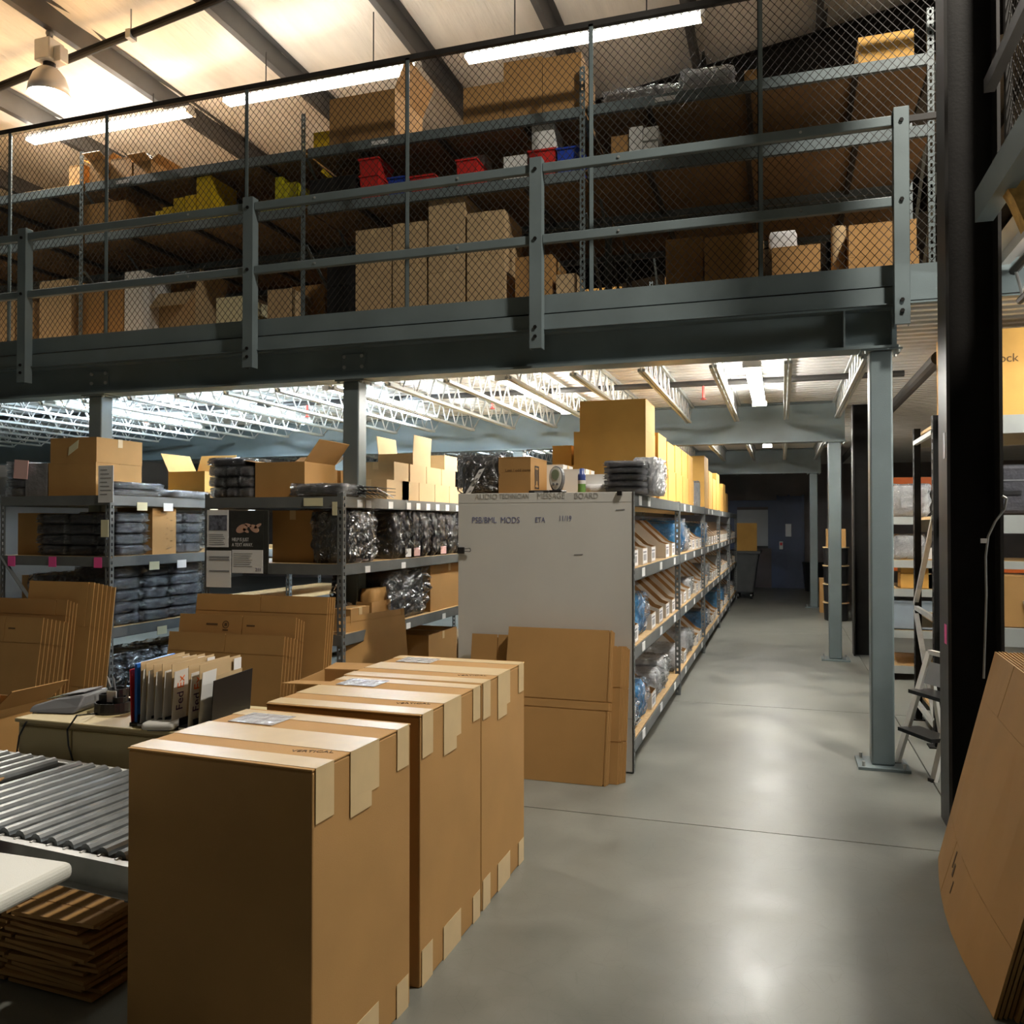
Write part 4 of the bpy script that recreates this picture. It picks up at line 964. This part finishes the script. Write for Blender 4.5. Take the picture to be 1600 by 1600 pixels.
for c in range(2): pack('black bagged bundle on the bottom shelf of the pink-note rack, %s along' % ordw(c), (XC-.22, 5.8+.75*c, .15), (.40, .68, .40), 'black_cloth', group='bottom bundles')

# ================================================================= MEZZANINE SHELVES AND GOODS
DZ = 3.215; L3, L2, L1 = 5.04, 4.52, 3.30
def mrack(label, X0, ys, Yf, dep, levels, h, bars=True):
    r = rack(label, -dep/2, dep/2, ys, levels, h, end_beams=False, board='plywood', pm='steel')
    r.location = (X0, Yf+dep/2, DZ); r.rotation_euler = (0, 0, -math.pi/2); r.name = 'mezzanine_shelving'
    if bars:
        for z in levels[:2]:
            for j in range(len(ys)-1):
                for q in (.2, .5, .8):
                    y = ys[j]+(ys[j+1]-ys[j])*q; MB().box(-dep/2+.01, dep/2-.01, y-.02, y+.02, z-.055, z-.019).build('shelf_support', 'dark_steel', r)
    for y in ys:
        for a, b in ((.15, .95), (.95, 1.75)): MB().bar((-dep/2+.02, y+.02, a), (dep/2-.02, y+.02, b), .012, .025, up=(0,1,0)).build('frame_brace', 'steel', r)
    return r
YM = [0, 2.57, 5.11, 7.71, 10.31]
M1 = mrack('grey mezzanine shelving right behind the wire mesh fence', -9.25, YM, 6.68, 1.08, [L3-DZ, L2-DZ, L1-DZ], 2.15)
M2 = mrack('grey mezzanine shelving backing onto the front mezzanine shelves', -9.25, YM, 7.82, 1.08, [L3-DZ, L2-DZ, L1-DZ], 2.10)
M3 = mrack('low grey shelving deep inside the mezzanine', -9.0, [0, 2.5, 5.0, 7.5, 10.0], 10.2, .9, [.95, .45], 1.35, bars=False)
for y in (1.3, 3.0, 5.8, 8.3): MB().box(.54, .544, y, y+.16, 1.765, 1.80).build('shelf_tag', 'paper', M1)
YF = 6.72
def mb(lab, x0, x1, yt, z, m='kraft', dep=.5, yf=YF, **k): return fbox(lab, x0, x1, yt, yf, dep, z, m, **k)
# top level
mb('long open brown carton with one raised end flap on the mezzanine top shelf', 515, 617, 147, L3, 'kraft', .6, tape=False, flaps=(None, None, None, 1.15))
mb('short brown carton on the mezzanine top shelf beside two taller ones', 724, 786, 133, L3, 'kraft', .55)
mb('tall brown carton between two others on the mezzanine top shelf', 787, 847, 93, L3, 'kraft', .55)
mb('tall brown carton nearest the slotted post on the mezzanine top shelf', 848, 908, 86, L3, 'kraft', .55)
mb('yellowish brown carton on the right end of the mezzanine top shelf', 1341, 1428, 52, L3, 'kraft_yellow', .45)
for k, (x0, x1, h) in enumerate(((950, 1030, .13), (1000, 1075, .17), (1070, 1150, .20))):
    a, b = on(x0, 6.9, 0), on(x1, 6.9, 0); pack('white film bag lying on the mezzanine top shelf, %s from the slotted post' % ordw(k), ((a+b)/2, 7.0+.1*(k % 2), L3), (b-a, .5, h), 'white_cloth', group='white bags on the top shelf')
o = mb('small brown block on the mezzanine top shelf', 1163, 1182, 109, L3, 'kraft', .2, tape=False)
for k, (x0, x1, yt) in enumerate(((108, 130, 258), (140, 166, 250), (173, 206, 247), (209, 236, 252))):
    mb('small brown carton on the left part of the mezzanine top shelf, %s along' % ordw(k), x0, x1, yt, L3, 'kraft', .4, group='small brown cartons on the top shelf', tape=False, flaps=(.4, .6, .3, .5) if k in (1, 3) else None)
pack('crumpled clear bag on the last small brown carton of the top shelf', (on(226, 6.9, 0), 6.92, at(226, 252, Y=6.72).z), (.16, .2, .13), 'white_cloth')
a, b = on(48, 6.8, 0), on(118, 6.8, 0)
tag(MB().box(-(b-a)/2, (b-a)/2, -.3, .3, 0, .012).box(-(b-a)/2+.02, (b-a)/2, -.28, .3, .012, .022).build('cardboard_sheet', 'kraft_pale', None, ((a+b)/2, 7.0, L3)), 'pale cardboard sheets lying flat on the mezzanine top shelf', 'cardboard')
mb('yellow carton behind the slotted post on the mezzanine top shelf', 490, 514, 206, L3, 'yellow_box', .3, tape=False)
# middle level
mb('tan carton with folded end on the mezzanine middle shelf', 130, 172, 318, L2, 'kraft', .5, tape=False); mb('tan carton half hidden by a fence post on the middle shelf', 173, 196, 314, L2, 'kraft', .5, tape=False)
G = 'yellow cartons on the middle shelf'
zs = lambda x, y: at(x, y, Y=YF).z
n = 0
for x0, x1, y0, y1 in ((243, 254, 330, 350), (254, 270, 324, 348), (271, 288, 310, 327), (271, 288, 327, 346), (289, 306, 306, 324), (289, 306, 324, 344), (307, 331, 303, 322), (307, 331, 322, 342), (307, 330, 277, 303)):
    zb = max(L2, zs(x0, y1)); a, b = at(x0, y0, Y=YF), at(x1, y0, Y=YF)
    if y1 > 335: zb = L2
    carton('small yellow carton in the stepped pile on the middle shelf, %s piece' % ordw(n), ((a.x+b.x)/2, YF+.2, zb), (b.x-a.x-.004, .40, max(.05, a.z-zb-.003)), 0, 'yellow_box', G, tape=False); n += 1
n = 0; w_ = .078
xa = on(403, YF, 0)
for r_, (c0, c1) in enumerate(((0, 5), (2, 5), (2, 5), (2, 5), (2, 3))):
    for c in range(c0, c1):
        if r_ == 5 or True:
            carton('shiny yellow-green packet by the slotted post, row %s, place %s' % (('one','two','three','four','five','six')[r_], ('one','two','three','four','five')[c]), (xa+(c+.5)*w_, YF+.15, L2+.066*r_), (w_-.004, .26, .064), 0, 'yellow_green', 'yellow-green packets', False, name='yellow_packet')['category'] = 'packet'
def tub(label, x0, x1, yt, z, m, dep=.3, yf=YF):
    a, b = at(x0, yt, Y=yf), at(x1, yt, Y=yf); h = a.z-z; X, Y = (b.x-a.x)/2, dep/2; t = .004
    p = MB()
    for sx, sy in ((0,-1),(0,1),(-1,0),(1,0)):
        if sy: p.hexa([(-X*.9, sy*Y*.92, 0), (X*.9, sy*Y*.92, 0), (X*.9, sy*(Y*.92-t), 0), (-X*.9, sy*(Y*.92-t), 0), (-X, sy*Y, h), (X, sy*Y, h), (X, sy*(Y-t), h), (-X, sy*(Y-t), h)])
        else: p.hexa([(sx*X*.9, -Y*.92, 0), (sx*X*.9, Y*.92, 0), (sx*(X*.9-t), Y*.92, 0), (sx*(X*.9-t), -Y*.92, 0), (sx*X, -Y, h), (sx*X, Y, h), (sx*(X-t), Y, h), (sx*(X-t), -Y, h)])
    p.box(-X*.9, X*.9, -Y*.92, Y*.92, 0, t)
    o = p.build('plastic_tub', m, None, ((a.x+b.x)/2, yf+Y, z)); tag(o, label, 'tub', 'plastic tubs on the middle shelf')
    q = MB()
    for x0_, x1_, y0_, y1_ in ((-X-.008, X+.008, -Y-.008, -Y), (-X-.008, X+.008, Y, Y+.008), (-X-.008, -X, -Y, Y), (X, X+.008, -Y, Y)): q.box(x0_, x1_, y0_, y1_, h-.015, h)
    q.build('rim', m, o); return o
tub('lower red plastic tub of the stacked pair on the middle shelf', 562, 590, 275, L2, 'red_bin'); tub('upper red plastic tub of the stacked pair on the middle shelf', 561, 591, 249, at(575, 275, Y=YF).z, 'red_bin')
tub('low blue plastic tub beside the stacked red pair', 606, 632, 278, L2, 'blue_bin'); tub('low red plastic tub partly behind the fence post', 641, 678, 276, L2, 'red_bin', yf=6.8)
tub('red plastic tub holding a white box', 713, 744, 250, L2, 'red_bin'); mb('white box sitting behind the red tub', 722, 757, 244, L2, 'white', .2, 7.03, tape=False)
mb('low white box between two red tubs on the middle shelf', 787, 823, 243, L2, 'white', .3, tape=False); tub('red plastic tub below the tall white box', 826, 868, 236, L2, 'red_bin'); tub('blue plastic tub next to the slotted post', 870, 906, 232, L2, 'blue_bin')
mb('tall white box standing on the red tub', 831, 866, 195, at(845, 236, Y=YF).z, 'white', .28, 6.73, tape=False)
for k, (x0, x1) in enumerate(((983, 1004), (1005, 1028))):
    for q in range(2): 
        zb = L2 if q == 0 else at(990, 222, Y=YF).z
        mb('small white carton right of the slotted post, %s %s' % (('lower', 'upper')[q], ('near the post', 'away from the post')[k]), x0, x1, 222 if q == 0 else 198, zb, 'white', .25, tape=False, group='small white cartons')
mb('brown carton beside the small white cartons', 955, 981, 212, L2, 'kraft', .3)
o = mb('black crate on the middle shelf behind the slotted post', 484, 556, 277, L2, 'black_plastic', .4, tape=False, name='black_crate'); o['category'] = 'crate'
# strip of yellow tape hanging in the shelf
tag(MB().bar((on(497, 6.7, 0), 6.75, 4.86), (on(530, 6.7, 0), 6.80, 4.66), .004, .035).build('yellow_strap', 'yellow_box'), 'yellow strap slanting below the mezzanine top shelf', 'strap')
# deck level
G = 'brown cartons on the mezzanine floor shelf'
for lab, x0, x1, ysm, yt in (('left end of the tall brown row', 555, 612, 437, 361), ('second column of the tall brown row', 613, 638, 412, 351), ('third column of the tall brown row', 639, 667, 412, 348), ('tallest column of the brown row', 669, 727, 427, 311), ('last column of the brown row', 729, 789, 400, 334)):
    a, b = at(x0, yt, Y=YF), at(x1, yt, Y=YF); zm = at(x0, ysm, Y=YF).z
    carton('lower brown carton at the %s' % lab, ((a.x+b.x)/2, YF+.25, L1), (b.x-a.x-.01, .5, zm-L1-.003), 0, 'kraft_pale', G, tape=True, seam='y'); carton('upper brown carton at the %s' % lab, ((a.x+b.x)/2, YF+.25, zm), (b.x-a.x-.01, .5, a.z-zm), 0, 'kraft_pale', G, tape=True, seam='y')
mb('brown carton half hidden behind the guard post', 805, 862, 400, L1, 'kraft', .5); mb('small tan carton beside the slotted post on the floor shelf', 869, 900, 428, L1, 'kraft_pale', .3)
for k in range(3):
    xa_, xb_ = on(510, YF, 0), on(553, YF, 0); o = carton('black plastic crate, %s up in the crate stack on the mezzanine floor shelf' % ordw(k), ((xa_+xb_)/2, YF+.225, L1+.235*k), (xb_-xa_, .45, .232), 0, 'black_plastic', 'black crates', False, name='black_crate'); o['category'] = 'crate'
mb('wide tan carton left of the black crates', 418, 455, 452, L1, 'kraft_pale', .4); mb('tan carton behind the front slotted post', 456, 508, 446, L1, 'kraft', .5, 7.1)
mb('greenish tan carton at the left end of the mezzanine floor shelf', 62, 112, 438, L1, 'kraft_pale', .5); mb('tall tan carton left of the white box', 123, 163, 448, L1, 'kraft', .5); mb('narrow tan carton beside the white box', 170, 193, 448, L1, 'kraft', .5)
mb('white carton between tan cartons on the mezzanine floor shelf', 195, 223, 424, L1, 'white', .4, tape=False); mb('grey carton beside the leaning flap', 338, 380, 464, L1, 'paper_cream', .4, tape=False)
mb('open tan carton with its flap hanging towards the fence', 232, 305, 458, L1, 'kraft_pale', .45, 6.95, tape=False, flaps=(-.9, 1.2, None, 1.3))
for k, x0 in enumerate((0, 26)): mb('tan carton at the far left of the floor shelf, %s from the end' % ordw(k), x0, x0+22, 470, L1, 'kraft_pale', .4)
mb('large brown carton on the right part of the mezzanine floor shelf', 1101, 1192, 367, L1, 'kraft', .5); mb('brown carton with white paper on top', 1206, 1282, 384, L1, 'kraft', .5)
pack('folded white papers on the brown carton', (on(1225, 6.9, 0), 6.95, at(1225, 384, Y=6.72).z), (.22, .2, .17), 'white_cloth', film=False)
mb('wide brown carton below another at the right end of the floor shelf', 1326, 1436, 397, L1, 'kraft', .5); mb('wide brown carton on top at the right end of the floor shelf', 1326, 1432, 347, at(1380, 397, Y=YF).z, 'kraft', .5)
a = at(1311, 400, Y=6.9); tu = MB().lathe([(0,0),(.055,0),(.055,.62),(.045,.62),(.045,.02),(0,.02)], 20).build('cardboard_tube', 'kraft_pale', None, (a.x, 6.95, L1), smooth=False); tag(tu, 'upright pale cardboard tube on the mezzanine floor shelf', 'tube')
mb('brown carton left of the large brown one', 1040, 1098, 372, L1, 'kraft', .5, 6.95)
for k in range(9):
    x = -8.6+k*1.08; carton('carton on the low shelving deep inside the mezzanine, %s along' % ordw(k), (x, 10.5, DZ+.95), (.5+.1*(k % 3), .5, .25+.07*(k % 4)), 0, ('kraft_yellow', 'kraft', 'kraft_pale')[k % 3], 'deep mezzanine cartons')
for k in range(9):
    x = -8.5+k*1.05; carton('carton on the lower deep mezzanine shelf, %s along' % ordw(k), (x, 10.5, DZ+.45), (.45+.1*(k % 2), .5, .22+.05*(k % 3)), 0, ('kraft_pale', 'kraft_yellow', 'kraft')[k % 3], 'deep mezzanine cartons')

# ================================================================= RIGHT SIDE
def frame_rack(label, x0, x1, y0, y1, h, levels, postm, beamm, board=None, beam_h=.11):
    r = empty('pallet_rack', ((x0+x1)/2, y0, 0)); tag(r, label, 'rack'); S = ((x0+x1)/2, y0, 0)
    for x in (x0, x1):
        for y in (y0, y1):
            p = MB(); p.slotted((x, y, 0), (0, 1, 0), .07, h, .004, .075, .03); p.box(x, x+.05, y-.003, y, 0, h); p.build('upright_post', postm, r, shift=S)
            MB().box(x-.04, x+.07, y-.03, y+.10, 0, .008).build('foot_plate', postm, r, shift=S)
        zz = .15; k = 0
        while zz+.75 < h:
            MB().bar((x+.01, y0+.05, zz+.0), (x+.01, y1+.02, zz+.0), .03, .035).build('frame_strut', 'galv', r, shift=S)
            MB().bar((x+.01, (y0, y1)[k % 2]+.04, zz+.03), (x+.01, (y1, y0)[k % 2]+.04, zz+.75), .03, .035, up=(1,0,0)).build('frame_brace', 'galv', r, shift=S); zz += .78; k += 1
        MB().bar((x+.01, y0+.05, h-.12), (x+.01, y1+.02, h-.12), .03, .035).build('frame_strut', 'galv', r, shift=S)
    for z in levels:
        for y in (y0-.045, y1+.075): MB().box(x0+.05, x1, y, y+.04, z-beam_h, z).build('beam', beamm, r, shift=S)
        if board: MB().box(x0+.06, x1-.01, y0-.005, y1+.07, z-.03, z-.005).build('shelf_board', board, r, shift=S)
    return r
frame_rack('black upright pallet rack with grey beams behind the thick black column', 1.05, 3.75, 6.78, 7.70, 2.42, [2.40, 1.69, .89, .20], 'black_steel', 'steel_pale', 'particle', .13)
frame_rack('green upright pallet rack with orange beams at the back right', 1.28, 3.9, 13.0, 14.0, 2.8, [2.28, 1.1], 'green_steel', 'orange_steel', 'particle', .14)
gs = rack('grey bin shelving behind the black pallet rack', 1.02, 1.9, [9.6, 10.6], [1.70, 1.25, .95, .52, .15], 1.95, pm='steel_pale')
gs2 = rack('second bay of grey bin shelving to the right of the first', 1.95, 2.9, [9.6, 10.6], [1.70, 1.25, .95, .52, .15], 1.95, pm='steel_pale')
Gr = 'goods on the black pallet rack'
for k, (x, z, w_, h, m) in enumerate(((1.45, 2.405, .62, .62, 'kraft_yellow'), (2.15, 2.405, .62, .60, 'kraft_yellow'), (2.85, 2.405, .62, .40, 'kraft'), (1.40, .895, .55, .36, 'kraft'), (2.0, .895, .5, .36, 'kraft'), (1.5, .205, .6, .4, 'kraft'), (2.3, .205, .6, .4, 'kraft'))):
    o = carton('%s carton on the black pallet rack, %s' % ('orange' if z > 2 else 'brown', ('top shelf by the black column', 'top shelf second along', 'top shelf third along', 'middle shelf by the frame', 'middle shelf second along', 'bottom shelf by the frame', 'bottom shelf second along')[k]), (x, 6.98, z), (w_, .38, h), 0, m, Gr)
    if k == 0: text('Stock', .085, 'print_kraft', o, (-.035, -.192, .38), (1,0,0), (0,0,1), 'handwriting')
bg = MB().prism([(-.22,0,0),(.22,0,0),(.22,0,.30),(.15,0,.36),(-.16,0,.36),(-.22,0,.32)], (0,.32,0)).build('equipment_case', 'black_cloth', None, (1.55, 6.84, 1.695), bevel=.03); tag(bg, 'black soft equipment case on the pallet rack beside the column', 'case')
MB().box(-.08, .08, -.01, .0, .14, .17).build('case_handle', 'black_plastic', bg); MB().box(-.215, .215, -.004, 0, .24, .25).build('zipper', 'grey_plastic', bg)
carton('open white carton beside the black column on the pallet rack middle shelf', (1.72, 6.86, .895), (.20, .14, .12), .2, 'white', Gr, tape=False, flaps=(None, None, 1.4, None))
for k in range(2):
    for r_ in range(2): carton('small yellow wrapped carton on the grey bin shelving, %s' % ('lower left', 'upper left', 'lower right', 'upper right')[2*k+r_], (1.28+.2*k, 9.8, .955+.155*r_), (.19, .25, .15), 0, 'kraft_yellow', 'small yellow cartons at right')
pack('grey bagged bundle on the grey bin shelving', (1.28, 9.85, 1.705), (.36, .4, .34), 'white_cloth'); pack('white parts bundle on the upper grey bin shelf', (1.28, 9.85, 1.255), (.30, .4, .26), 'white_cloth')
tb2 = MB(); 
for sx, sy in ((0,-1),(0,1),(-1,0),(1,0)): tb2.box(-.3 if sx <= 0 else .29, .3 if sx >= 0 else -.29, -.2 if sy <= 0 else .19, .2 if sy >= 0 else -.19, 0, .30)
tb2.box(-.3, .3, -.2, .2, 0, .008)
mat('tote', (.30, .36, .42), .25, var=.1); o = tb2.build('storage_tote', 'tote', None, (1.38, 9.84, .525))
tag(o, 'translucent blue-grey storage tote with cables on the grey bin shelving', 'tote'); MB().box(-.05, .05, -.203, -.2, .12, .19).build('tote_label', 'paper', o); MB().box(-.31, .31, -.21, -.2, .28, .30).build('rim', 'tote', o)
pack('tangle of cables in the storage tote', (1.38, 9.84, .54), (.45, .3, .33), 'grey_cloth', film=False, name='cable_tangle', cat='cables')
for k in range(3): carton('white carton on the grey bin shelving, shelf %s' % ('bottom', 'third', 'second')[k], (1.70-.1*k, 9.85, (.155, .955, 1.255)[k]), (.3, .35, (.28, .22, .12)[k]), 0, 'white', 'white cartons at right', tape=False)
# step ladder
ld = empty('step_ladder', (.93, 6.12, 0), math.radians(-62)); tag(ld, 'small white folding step ladder leaning by the black column', 'ladder')
for s in (-1, 1):
    MB().bar((s*.19, -.13, 0), (s*.15, .10, .76), .025, .045, up=(1,0,0)).build('front_rail', 'white_plastic', ld); MB().bar((s*.18, .24, 0), (s*.15, .11, .62), .022, .035, up=(1,0,0)).build('rear_rail', 'white_plastic', ld)
    for y in (-.13, .24): MB().box(s*.185-.02, s*.185+.02, y-.025, y+.025, 0, .02).build('rubber_foot', 'black_plastic', ld)
MB().bar((-.15, .10, .76), (.15, .10, .76), .03, .03).build('top_handle', 'white_plastic', ld)
for z, y in ((.25, -.06), (.50, .02)): MB().box(-.17, .17, y-.07, y+.09, z-.012, z+.012).build('tread', 'black_plastic', ld)
MB().hexa([(-.12,.03,.56),(.12,.03,.56),(.12,.035,.56),(-.12,.035,.56),(-.12,.075,.70),(.12,.075,.70),(.12,.08,.70),(-.12,.08,.70)]).build('warning_label', 'print_grey', ld)
# cable on the black column
p = MB(); pts = [at(x, y, Y=4.93) for x, y in ((1566, 775), (1573, 779), (1570, 795), (1555, 815), (1544, 838), (1540, 870), (1541, 930), (1539, 1000), (1537, 1060))]
p.path(pts, .006, 8); o = p.build('flexible_conduit', 'galv'); tag(o, 'flexible metal conduit running down the thick black column', 'cable')
a = at(1539, 845, Y=4.93); MB().box(a.x-.02, a.x+.012, 4.925, 4.935, a.z-.012, a.z+.012).build('cable_tag', 'paper', o)
# second mezzanine edge overhead at right
r2 = empty('side_mezzanine', (1.0, 4.88, 3.2)); tag(r2, 'second mezzanine edge with wire mesh overhead beside the thick black column', 'mezzanine'); RS = (1.0, 4.88, 3.2)
MB().box(.965, .975, -2.0, 4.90, 3.20, 3.36).box(.975, 1.05, -2.0, 4.90, 3.345, 3.36).box(.975, 1.05, -2.0, 4.90, 3.20, 3.215).build('edge_beam', 'steel', r2, shift=RS)
p = MB(); y = -2.0; prof = []
x = 1.05
while x < 5.0: prof += [(x, 3.30), (x+.055, 3.30), (x+.075, 3.345), (x+.13, 3.345)]; x += .15
n = len(prof); p.add([(a, -2.0, z) for a, z in prof]+[(a, 4.9, z) for a, z in prof], [(i, i+1, n+i+1, n+i) for i in range(n-1)]); p.build('corrugated_deck', 'deck', r2, shift=RS)
prof2 = [(a+.15, z) for a, z in prof]
MB().add([(a, 4.9, z) for a, z in prof2]+[(a, 6.12, z) for a, z in prof2], [(i, i+1, n+i+1, n+i) for i in range(n-1)]).build('corrugated_deck', 'deck', r2, shift=RS)
for x in (1.42, 2.05, 2.7):
    MB().tube((x, 4.95, 3.25), (x, 6.10, 3.25), .028, 8).build('joist_chord', 'dark_steel', r2, shift=RS); MB().tube((x, 5.1, 3.02), (x, 5.95, 3.02), .024, 8).build('joist_chord', 'dark_steel', r2, shift=RS)
    for k in range(3): MB().tube((x, 4.98+.36*k, 3.25), (x, 5.16+.36*k, 3.02), .010, 6).tube((x, 5.16+.36*k, 3.02), (x, 5.34+.36*k, 3.25), .010, 6).build('joist_web', 'galv', r2, shift=RS)
p = MB(); wires(p, lambda s, z, g: (1.10+.003*g, s, z), 0.0, 4.85, 3.40, 5.5, .06, .07); p.build('wire_mesh', 'dark_steel', r2, shift=RS)
for y in (.1, 2.4, 4.8): MB().box(1.085, 1.115, y-.02, y+.02, 3.36, 5.52).build('fence_post', 'dark_steel', r2, shift=RS)
for z in (3.85, 4.35): MB().box(1.0, 1.05, 0, 4.85, z, z+.07).build('guard_bar', 'dark_steel', r2, shift=RS)
for y in (1.5, 3.0, 4.5): MB().box(1.06, 5.0, y-.03, y+.03, 3.18, 3.295).build('deck_joist', 'galv', r2, shift=RS)
p = MB(); base = [(.0,0),(.30,.02),(.27,-.06),(.22,-.05),(.20,-.17),(.16,-.06),(.10,-.08),(.07,-.20),(.03,-.07)]
p.prism([(a*1.3, 0, b*1.1) for a, b in base], (0, .10, 0)); o = p.build('torn_wrapping', 'insulation_torn', None, (1.0, 4.45, 3.23)); tag(o, 'torn yellow-brown wrapping hanging from the second mezzanine edge', 'wrapping')
# ================================================================= FAR END
d1 = empty('door_1', (-.70, YW1, 0)); tag(d1, kind='structure'); 
MB().box(-.50, .44, -.05, 0, 0, 2.05).build('door_leaf', 'door_brown', d1); MB().box(-.40, .36, -.06, -.05, 1.05, 1.98).build('glass_panel', 'wall_metal', d1)
for a, b, z0, z1 in ((-.60, -.50, 0, 2.22), (.44, .58, 0, 2.22), (-.5, .44, 2.05, 2.22), (-.50, -.40, 1.0, 2.05), (.36, .44, 1.0, 2.05)): MB().box(a, b, -.09, 0, z0, z1).build('door_frame', 'blue_paint', d1)
MB().box(-.3, .36, -.10, -.06, 1.0, 1.06).build('push_bar', 'dark_steel', d1)
pt = empty('blue_partition', (.10, YW1-.06, 0)); tag(pt, 'blue painted wall panel with notice beside the far brown door', 'partition')
MB().box(-.20, .42, -.02, .05, 0, 2.32).build('panel', 'blue_paint', pt)
for x in (-.2, .05, .40): MB().box(x-.03, x+.03, -.06, -.02, 0, 2.35).build('frame_post', 'blue_paint', pt)
MB().box(-.02, .12, -.065, -.06, 1.30, 1.62).build('notice_sheet', 'paper', pt); MB().box(-.17, -.08, -.10, -.02, .98, 1.18).build('alarm_switch', 'white_plastic', pt, bevel=.01); MB().box(-.155, -.095, -.105, -.10, 1.08, 1.15).build('alarm_button', 'red_plastic', pt)
ct = empty('tilt_cart', (-.72, 19.3, 0)); tag(ct, 'dark grey wheeled tub cart at the far end of the aisle', 'cart')
p = MB(); 
X0, X1, X2, X3 = -.33, .12, -.38, .24
p.hexa([(X0,-.45,.14),(X1,-.45,.14),(X1,.5,.14),(X0,.5,.14),(X2,-.55,1.0),(X3,-.55,1.0),(X3,.6,1.0),(X2,.6,1.0)]).build('tub', 'cart_plastic', ct, bevel=.03)
MB().box(X2-.03, X3+.04, -.6, .65, .98, 1.04).build('rim', 'cart_plastic', ct, bevel=.01); MB().box(-.33, .17, -.50, .55, .60, .63).build('rib', 'cart_plastic', ct)
for x in (-.2, .08):
    for y in (-.38, .42): MB().tube((x-.02, y, .07), (x+.02, y, .07), .07, 14).build('wheel', 'black_plastic', ct)
carton('brown carton sitting on the wheeled tub cart', (-.75, 19.1, 1.04), (.42, .5, .60), .1, 'kraft_yellow', tape=False)
for k in range(4):
    o = MB().lathe([(0,0),(.175,0),(.19,.02),(.2,.27),(.2,.29),(0,.29)], 24).build('stacked_tub', 'black_plastic', None, (.86, 15.2, .31*k), smooth=False); tag(o, 'black round tub with tan lid beside the far columns, %s from the floor' % ordw(k), 'tub', 'stacked black tubs')
    MB().lathe([(0,.29),(.212,.29),(.212,.308),(0,.31)], 24).build('lid', 'kraft_pale', o)
carton('brown carton on top of the stacked black tubs', (.86, 15.2, 1.24), (.3, .3, .30), 0, 'kraft', tape=False); carton('brown carton on the floor between the far columns', (.80, 16.6, 0), (.3, .4, .62), 0, 'kraft')
o = MB().lathe([(0,0),(.2,0),(.25,.65),(.26,.66),(.26,.70),(0,.72)], 20).build('waste_bin', 'black_plastic', None, (.72, 21.6, 0)); tag(o, 'black round waste bin by the far blue panel', 'bin'); MB().lathe([(.262,.66),(.27,.68),(.262,.70)], 20).build('rim', 'black_plastic', o)
